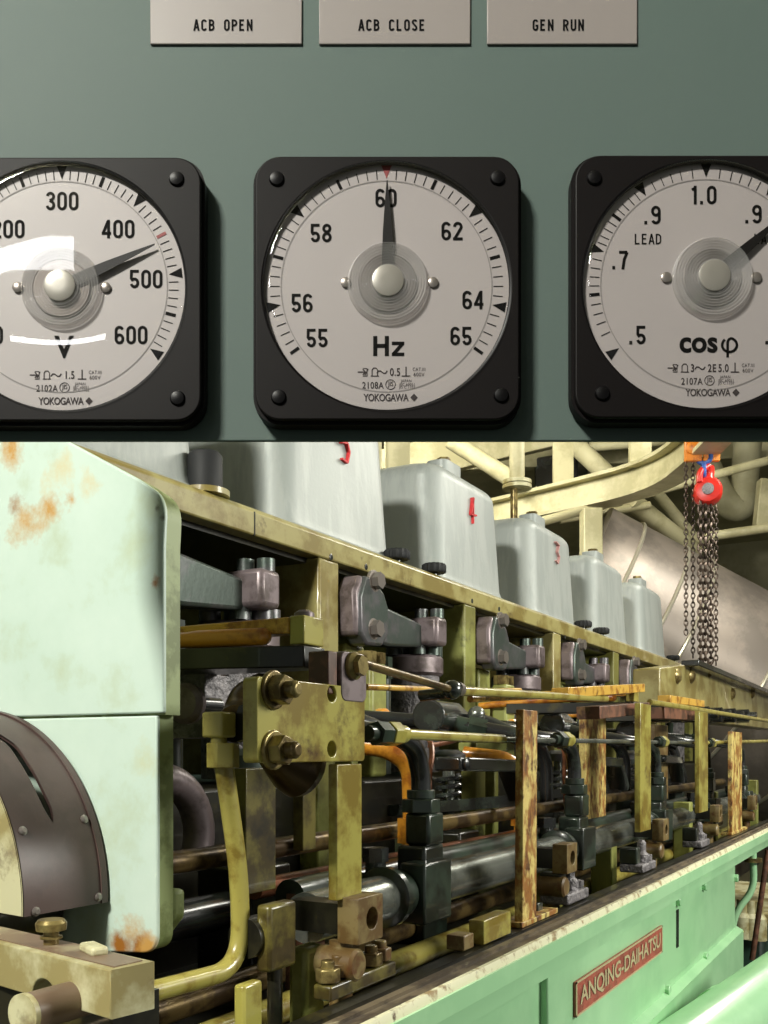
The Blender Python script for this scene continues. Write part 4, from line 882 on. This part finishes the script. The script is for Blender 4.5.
m = MB(); m.grid([[gp(a, s1 + .001, Rg - .004) for a in A], [gp(a, s1 + .001, Rg + .0012) for a in A]]); m.grid([[gp(a, s1 - .004, Rg + .0012) for a in A], [gp(a, s1 + .001, Rg + .0012) for a in A]]); m.grid([[gp(a, s1 - .004, Rg + .0003) for a in A], [gp(a, s1 - .004, Rg + .0012) for a in A]]); m.build('rim_strip', guard_brown, gd)
m = MB(); m.grid([[gp(a, s0 + .0005, Rg - .05) for a in A], [gp(a, s0 + .0005, Rg - .0015) for a in A]]); m.grid([[gp(a, s0 + .003, Rg - .05) for a in A], [gp(a, s0 + .003, Rg - .0015) for a in A]]); m.build('end_ring', bracket_tan, gd)
for a_, s_ in ((math.radians(22), s0 + .006), (math.radians(24), s1 - .008), (math.radians(-1), s0 + .008), (math.radians(0), s1 - .006)):
    p = gp(a_, s_, Rg - .001); d = Vector((0, -math.cos(a_), math.sin(a_))); m = MB(); m.lathe(p, d, [(.0027, 0), (.0027, .002), (.0014, .003)], 16); m.build('screw', screw_steel, sht)
rod('flywheel_hub', 'dark hub behind the slotted brown guard', 'hub', [(s0 + .006, Dg, zg), (s1 - .003, Dg, zg)], .085, sooty, seg=40)

# bracket block lower left, skewed, with an arch cut through it
t = thing('mounting_bracket', 'dirty cream bracket block with an arched cut in the bottom left corner', 'bracket', C(80, 1000, .43))
pr_, pl_ = C(112, 971, .403), C(-60, 925, .50); pr_.z = pl_.z = EYE - .0925
dv = (pl_ - pr_); dv.z = 0; Lb = dv.length; dv.normalize(); nv = Vector((0, 0, 1)).cross(dv); 
if nv.x < 0: nv = -nv
th_ = .0215; hb_ = .021
Mx = Matrix(((dv.x, 0, nv.x, pr_.x), (dv.y, 0, nv.y, pr_.y), (0, 1, 0, pr_.z - hb_), (0, 0, 0, 1)))
def lpx(px): # along-length coordinate of a photo column on the front face
    lo, hi = 0, Lb
    for _ in range(40):
        mid = (lo + hi) / 2; w = pr_ + dv * mid - CAMP; X_, Y_ = w.x * ST - w.y * CT, w.x * CT + w.y * ST
        if 384 + F * X_ / Y_ > px: lo = mid
        else: hi = mid
    return lo
u0 = lpx(58); u1 = lpx(33); um, ra = (u0 + u1) / 2, abs(u1 - u0) / 2
archp = [(um + ra * math.cos(a_), ra * .9 * math.sin(a_)) for a_ in [math.pi * i / 12 for i in range(13)]]
poly = [(0, 0)] + sorted(archp, key=lambda q: q[0]) + [(Lb, 0), (Lb, hb_), (0, hb_)]
me = flat_curve([poly], th_ / 2, .0008); m = MB(); m.add_mesh(me, Mx @ Matrix.Translation((0, 0, th_ / 2))); m.build('block', bracket_tan, t)
m = MB(); v = [pr_ + dv * a_ + nv * b_ + Vector((0, 0, .0006)) for a_, b_ in ((.003, .003), (Lb, .003), (Lb, .0205), (lpx(62), .0205), (.004, .0185))]
m.loft([[x - Vector((0, 0, .001)) for x in v], v]); m.build('top_plate', bracket_brown, t)
p = pr_ + dv * lpx(28) + nv * .012; p.z = pr_.z
m = MB(); m.lathe(p, (0, 0, 1), [(.0036, 0), (.0036, .003), (.0052, .0034), (.0052, .0045), (.0036, .005), (.0036, .007), (.0070, .0074), (.0073, .0108), (.006, .0125)], 24); m.build('bolt', nut_yellow, t)
p = pr_ + dv * lpx(72) + nv * .010
p2 = p + nv * .02 + dv * .004
m = MB(); m.bar(p - dv * .004 + nv * .002 + Vector((0, 0, .0022)), p + dv * .013 + nv * .006 + Vector((0, 0, .0022)), .008, .0045); m.build('lug', bracket_tan, t, bevel=.0015)
q = C(25, 1014, .40); 
t2 = thing('round_bar', 'pale green ended round bar below the arched bracket block', 'bar', q)
m = MB(); m.cyl(q, q + Vector((.05, .0, .0)), .0085, seg=30); m.build('bar', bracket_brown, t2)
m = MB(); m.cyl(q - Vector((.0015, 0, 0)), q + Vector((.001, 0, 0)), .0088, seg=30); m.build('end_face', bracket_tan, t2)
m = MB(); m.box(pr_.x + .02, pr_.x + .05, pr_.y + .02, .6, .9, pr_.z - .0212); tag(m.build('bracket_pedestal', sooty, None, origin=Vector((pr_.x + .03, .5, .9))), 'dark iron pedestal below the arched bracket block', 'pedestal')
m = MB(); x0, z0 = S(150, .33), Zp(150, 1010, .33)

# ---------------- engine name plate
t = thing('engine_name_plate', 'brownish red name plate with raised ANQING-DAIHATSU lettering on the green base', 'name plate', P(572, 1018, DBW))
x0, x1 = S(573, DBW), S(660, DBW); z0, z1 = Zp(573, 1017.5, DBW), Zp(573, 982, DBW)
m = MB(); m.box(x0, x1, DBW - .003, DBW, z0, z1); m.build('plate', tag_red, t, bevel=.0006)
m = MB(); 
for bx in ((x0, x1, z0, z0 + .002), (x0, x1, z1 - .002, z1), (x0, x0 + .003, z0, z1), (x1 - .003, x1, z0, z1)): m.box(bx[0], bx[1], DBW - .0036, DBW - .003, bx[2], bx[3])
m.build('border', tag_cream, t)
me = text_mesh('ANQING-DAIHATSU', .036, 1.0, .0006, 1.0); w = max(v.co.x for v in me.vertices) * 2; hgt = max(v.co.y for v in me.vertices) * 2
sx, sy = (x1 - x0) * .93 / w, (z1 - z0) * .62 / hgt
m = MB(); m.add_mesh(me, Matrix.Translation(((x0 + x1) / 2, DBW - .0038, (z0 + z1) / 2)) @ Matrix.Rotation(math.radians(90), 4, 'X') @ Matrix.Diagonal((sx, sy, 1, 1))); m.build('lettering', tag_cream, t)

# ================================================================= lower right: green duct and the gap past the base
t = thing('green_duct', 'mint green round-topped duct in the bottom right corner', 'duct', C(720, 1000, 1.3))
m = MB(); m.tube([C(650, 1082, 1.15), C(800, 972, 1.45)], .05, 28); m.build('duct', mint, t)
m = MB(); m.tube([C(728, 1026, 1.30), C(734, 1021, 1.32)], .0535, 28); m.build('band', mint, t)
t = thing('drain_pipe', 'white green pipe bending down past the end of the base', 'pipe', C(750, 850, 2.0))
m = MB(); m.tube([C(753, 852, 1.95), C(754, 890, 1.95), C(735, 912, 1.95), C(728, 960, 1.95)], .007, 14, .05); m.build('pipe', mint, t)
m = MB(); m.cyl(C(753, 858, 1.95), C(753, 862, 1.95), .018, seg=16); m.build('flange', nut_yellow, t)
t = thing('dark_cabinet', 'dark green machine foot seen past the end of the base', 'machine', C(735, 950, 2.3))
c0 = C(735, 955, 2.35); m = MB(); m.box(c0.x - .1, c0.x + .4, c0.y - .08, c0.y + .5, .0, c0.z + .10); m.build('body', deep_green, t, bevel=.01)
m = MB(); m.box(c0.x - .12, c0.x + .42, c0.y - .1, c0.y + .5, c0.z + .10, c0.z + .13); m.build('top', bracket_tan, t, bevel=.005)
for i in range(3):
    q = C(742 + i * 8, 925 + i, 2.2); m = MB(); m.lathe(q, (0, 0, 1), [(.02, -.03), (.02, .02), (.012, .03), (.012, .06)], 16); m.build('fitting', bracket_tan, t)
rod('leaning_pole', 'rusty leaning pole behind the drain pipe at the right edge', 'pole', [C(752, 960, 2.1), C(768, 850, 2.1)], .006, rust_brown)

# ================================================================= BACKGROUND
structure(MB().box(-3, 9, -4, 7, -.02, 0).build('floor', deck_dark))
structure(MB().box(-3, 9, -4, 7, 2.62, 2.66).build('ceiling', cream_dim))
structure(MB().box(-3, 9, 4.6, 4.7, 0, 2.62).build('wall_back', cream_dim))
structure(MB().box(6.8, 6.9, -4, 4.6, 0, 2.62).build('wall_right', cream_dim))
def beam(name, lab, pts, w, h, mat=cream, cat='beam', group=None):
    m = MB()
    for p0, p1 in zip(pts, pts[1:]): m.bar(p0, p1, w, h)
    return tag(m.build(name, mat, None, origin=Vector(pts[0]), bevel=.004), lab, cat, group)
def updown(p, top=2.62): return [Vector((p.x, p.y, 0)), Vector((p.x, p.y, top))]
def curved(pts, n=8): return fillet(pts, 9, n)
# curved runway beam (I section swept along a bend)
pts = [C(px, py, F * .895 / (HZ - py)) for px, py in ((440, 527), (560, 500), (660, 476), (712, 432), (750, 380))]   # level, curving towards the viewer
pp = [pts[0]] + curved(pts[0:5], 10)[1:]
rb = thing('runway_beam', 'curved cream hoist runway beam below the ceiling', 'beam', pts[1])
def sweep(m, pp, w, h, dz):
    rings = []
    for i, p in enumerate(pp):
        d = (pp[min(i + 1, len(pp) - 1)] - pp[max(i - 1, 0)]); d.z = d.z; d.normalize(); a_ = d.cross(Vector((0, 0, 1))).normalized(); u_ = a_.cross(d)
        rings.append([p + a_ * sx * w / 2 + u_ * (dz + sz * h / 2) for sx, sz in ((-1, -1), (1, -1), (1, 1), (-1, 1))])
    m.loft(rings)
m = MB(); sweep(m, pp, .014, .085, 0); m.build('web', cream, rb)
m = MB(); sweep(m, pp, .08, .012, .046); m.build('top_flange', cream, rb)
m = MB(); sweep(m, pp, .08, .012, -.046); m.build('bottom_flange', cream, rb)
for px, py in ((563, 499), (640, 481)):
    q = C(px, py, F * .895 / (HZ - py)); m = MB(); m.box(-.035, .035, -.012, .012, .04, 2.62 - q.z, Matrix.Translation(q) @ Matrix.Rotation(RZ, 4, 'Z')); m.build('hanger', cream, rb)
t = thing('vent_pipe', 'upright cream vent pipe with a flange behind covers 4 and 3', 'pipe', C(518, 520, 2.6))
m = MB(); m.tube([C(517, 487, 2.6), C(517, 380, 2.6)], .021, 20); m.build('pipe', cream, t)
m = MB(); m.cyl(C(517, 489, 2.6), C(517, 485.5, 2.6), .04, seg=24); m.cyl(C(517, 484.5, 2.6), C(517, 481, 2.6), .04, seg=24); m.build('flange', bracket_tan, t)
m = MB(); m.cyl(C(514, 560, 2.6), C(514, 489, 2.6), .010, seg=16); m.build('rod', nut_yellow, t)
beam('square_post', 'square cream post rising behind the farthest covers', updown(C(591, 720, 3.0), C(591, 510, 3.0).z), .07, .06, cat='post')
beam('square_post', 'square cream post behind cover 4 at its left', updown(C(397, 640, 2.6)), .085, .07, cat='post')
beam('square_post', 'slim brown cream post in the gap right of cover 5', updown(C(376, 640, 2.5)), .02, .03, cat='post')
for i, (a_, b_, r_, lab) in enumerate(((C(540, 522, 3.2), C(800, 452, 3.6), .016, 'long thin cream pipe crossing behind the red hoist'), (C(450, 440, 3.4), C(516, 482, 3.4), .03, 'cream pipe slanting down to the vent pipe flange'),
        (C(570, 440, 3.6), C(618, 485, 3.6), .035, 'cream pipe slanting above the runway beam'), (C(630, 500, 3.5), C(695, 552, 3.8), .035, 'cream pipe slanting down below the runway beam'),
        (C(655, 490, 3.8), C(702, 548, 3.9), .022, 'slimmer cream pipe beside the slanting pipe below the beam'), (C(705, 537, 3.6), C(790, 525, 3.6), .018, 'cream pipe at the right ending behind the chains'),
        (C(590, 447, 3.9), C(700, 438, 3.9), .02, 'thin cream pipe near the ceiling left of the orange trolley'), (C(560, 520, 3.5), C(650, 505, 3.5), .014, 'thin cream pipe under the runway beam'))):
    rod('ceiling_pipe', lab, 'pipe', [a_, b_], r_, cream, seg=16, group='cream pipes below the ceiling')
rod('bent_pipe', 'grey cream elbow pipe behind the red hoist', 'pipe', [C(690, 430, 4.2), C(722, 500, 4.2), C(742, 512, 4.2), C(748, 440, 4.2)], .06, cream_dim, .15, 20)
beam('ceiling_beam', 'cream deck beam across the ceiling behind the runway beam', [C(430, 455, 4.2), C(800, 440, 4.4)], .06, .16)
beam('ceiling_beam', 'deep cream deck beam left behind the covers', [C(380, 470, 3.7), C(660, 405, 4.0)], .06, .14)
beam('ceiling_beam', 'cream bracket beam at the right edge of the ceiling', [C(765, 480, 3.8), C(760, 530, 3.8)], .05, .05)
tr = MB(); tr.box(C(505, 480, 4.3).x, C(575, 480, 4.3).x, C(540, 480, 4.3).y - .2, C(540, 480, 4.3).y, C(540, 520, 4.3).z, C(540, 462, 4.3).z)
tag(tr.build('dark_duct', black_rub, None, origin=C(540, 480, 4.3), bevel=.01), 'dark duct box in the shadow behind the vent pipe', 'duct')
# big lagged exhaust duct
t = thing('exhaust_duct', 'big silver lagged exhaust duct slanting down behind the chains', 'duct', C(640, 640, 3.4))
A_, B_ = C(560, 600, 3.5), C(1300, 993, 3.5); R_ = .37; ax = (B_ - A_).normalized()
m = MB(); m.tube([A_, B_], R_, 56); m.build('lagging', lagging, t)
for f in (.041, .097, .13, .223, .304, .405, .5):
    c = A_.lerp(B_, f); m = MB(); m.torus(c, ax, R_ + .001, .007, 64, 8); m.build('seam', lag_seam, t)
# chain hoist
Yh = 2.7
t = thing('chain_hoist', 'red chain hoist with a blue hook and long hanging chains', 'hoist', C(706, 490, Yh))
q = C(708, 491, Yh); vd = (q - CAMP).normalized(); vd.z = 0; vd.normalize()
m = MB(); m.lathe(q + vd * .03, -vd, [(.028, 0), (.039, .006), (.039, .040), (.033, .050), (.014, .054)], 36); m.build('housing', red_paint, t)
m = MB(); m.lathe(q - vd * .024, -vd, [(.016, 0), (.016, .006), (.008, .008)], 24); m.build('centre_disc', grey_cast, t)
m = MB(); m.lathe(q + Vector((0, 0, 0)) + vd * .06 - Vector((.02, 0, .0)), -vd, [(.02, 0), (.038, .004), (.038, .024), (.03, .03)], 32); m.build('back_wheel', red_paint, t)
h0 = C(709, 473, Yh); m = MB(); m.tube([q + Vector((0, 0, .03)), h0 + Vector((.01, 0, 0)), h0 + Vector((0, 0, .02))], .014, 14, .02); m.tube([h0 + Vector((-.03, .02, -.03)), h0 + Vector((-.03, .02, .0)), h0 + Vector((0, 0, .02))], .009, 12, .02); m.build('top_yoke', red_paint, t)
h1 = C(704, 464, Yh); m = MB(); m.torus(h1 + Vector((0, 0, .02)), vd, .018, .007, 28, 10); m.torus(h1 + Vector((0, 0, -.018)), vd.cross(Vector((0, 0, 1))), .016, .007, 28, 10); m.build('hook', blue_paint, t)
def chain(m, x_px, y0, y1, Y, link, r):
    p, q_ = C(x_px, y0, Y), C(x_px, y1, Y); n = int((p.z - q_.z) / (link * 1.45))
    for i in range(n):
        c = p - Vector((0, 0, i * link * 1.45)); d = vd if i % 2 else vd.cross(Vector((0, 0, 1))); d, a_, b_ = MB.basis(d)
        side = d.cross(Vector((0, 0, 1))).normalized(); rings = []
        for k in range(12):
            tt = 2 * math.pi * k / 12; o_ = side * math.cos(tt) * link * .55 + Vector((0, 0, 1)) * math.sin(tt) * link
            on = o_.normalized(); rings.append([c + o_ + (on * math.cos(2 * math.pi * s / 5) + d * math.sin(2 * math.pi * s / 5)) * r for s in range(5)])
        m.loft(rings, False, True)
for xp, y0, y1, lk, r_ in ((700.5, 503, 672, .0125, .0036), (705.5, 503, 672, .0125, .0036), (711, 505, 672, .0105, .003)):
    m = MB(); chain(m, xp, y0, y1, Yh, lk, r_); m.build('load_chain', chain_mat, t)
for xp, y0, y1 in ((686, 455, 640), (693, 455, 660), (716, 508, 668)):
    m = MB(); chain(m, xp, y0, y1, Yh + .03, .009, .002); m.build('hand_chain', chain_mat, t)
o = thing('hoist_trolley', 'orange trolley hung on the runway beam above the red hoist', 'trolley', C(702, 450, Yh))
for xp in (693, 711):
    c = C(xp, 449, Yh); m = MB(); m.box(-.024, .024, -.008, .008, -.036, .07, Matrix.Translation(c) @ Matrix.Rotation(RZ, 4, 'Z')); m.build('side_plate', orange_paint, o, bevel=.003)
    m = MB(); m.lathe(c - vd * .008 + Vector((0, 0, .0)), -vd, [(.018, 0), (.018, .008), (.008, .012)], 20); m.build('wheel', orange_paint, o)
c = C(703, 457, Yh); m = MB(); m.cyl(C(690, 456, Yh), C(716, 456, Yh), .006, seg=12); m.cyl(C(704, 460, Yh), C(704, 452, Yh), .006, seg=12); m.build('axle', nut_yellow, o)
m = MB(); m.tube([C(702, 452, Yh - .02), C(718, 440, Yh - .02)], .003, 8); m.build('cable', black_rub, o)

# ================================================================= LIGHT, CAMERA
def area(name, kpos, ktarget, sx, sy, power, col=(1, 1, 1), spread=180):
    l = bpy.data.lights.new(name, 'AREA'); l.shape = 'RECTANGLE'; l.size = sx; l.size_y = sy; l.energy = power; l.color = col; l.spread = math.radians(spread)
    o = bpy.data.objects.new(name, l); COL.objects.link(o); p, q = k2w(Vector(kpos)), k2w(Vector(ktarget)); o.location = p
    z_ = (p - q).normalized(); x_ = Vector((0, 0, 1)).cross(z_).normalized(); y_ = z_.cross(x_)
    o.rotation_euler = Matrix((x_, y_, z_)).transposed().to_euler(); return o
area('ceiling_tube_lamp', (-.92, -.80, 1.36), (.1, 1.3, 0), .28, .2, 78, (1, .985, .90))
area('side_fill', (1.7, .78, .6), (.3, 1.3, -.1), .8, .4, 34, (1, .985, .90))  # added fill light, brightens the engine's side faces and mint base
area('far_fill', (1.5, 2.3, 1.25), (.9, 2.2, 0), 1.2, .3, 26, (1, .97, .86))  # unseen fill added to lift the exhaust duct and far end
area('background_fill', (-.3, 2.6, 1.3), (.5, 3.6, .9), .6, .3, 36, (1, .97, .86))  # made-up fill light that brightens the back wall and background
area('glare_tube', (-.93, -1.6, 1.255), (-.93, 0, 1.255), .30, .085, 1.5)
area('glare_tube_low', (-.82, -1.6, 1.005), (-.82, 0, 1.005), .30, .022, .6)
w = bpy.data.worlds.new('world'); w.use_nodes = True; w.node_tree.nodes['Background'].inputs[0].default_value = (.9, .95, .9, 1); w.node_tree.nodes['Background'].inputs[1].default_value = .20
sc = bpy.context.scene; sc.world = w
cam = bpy.data.cameras.new('camera'); co = bpy.data.objects.new('camera', cam); COL.objects.link(co)
co.location = CAMP; co.rotation_euler = (math.pi / 2, 0, RZ); cam.sensor_fit = 'HORIZONTAL'; cam.sensor_width = 36; cam.lens = 36 * F / 768
cam.shift_y = (HZ - 512) / 768; cam.clip_start = .01
sc.camera = co
sc.view_settings.view_transform = 'Standard'; sc.view_settings.look = 'None'; sc.view_settings.gamma = 1; sc.view_settings.use_curve_mapping = False; sc.view_settings.exposure = 0
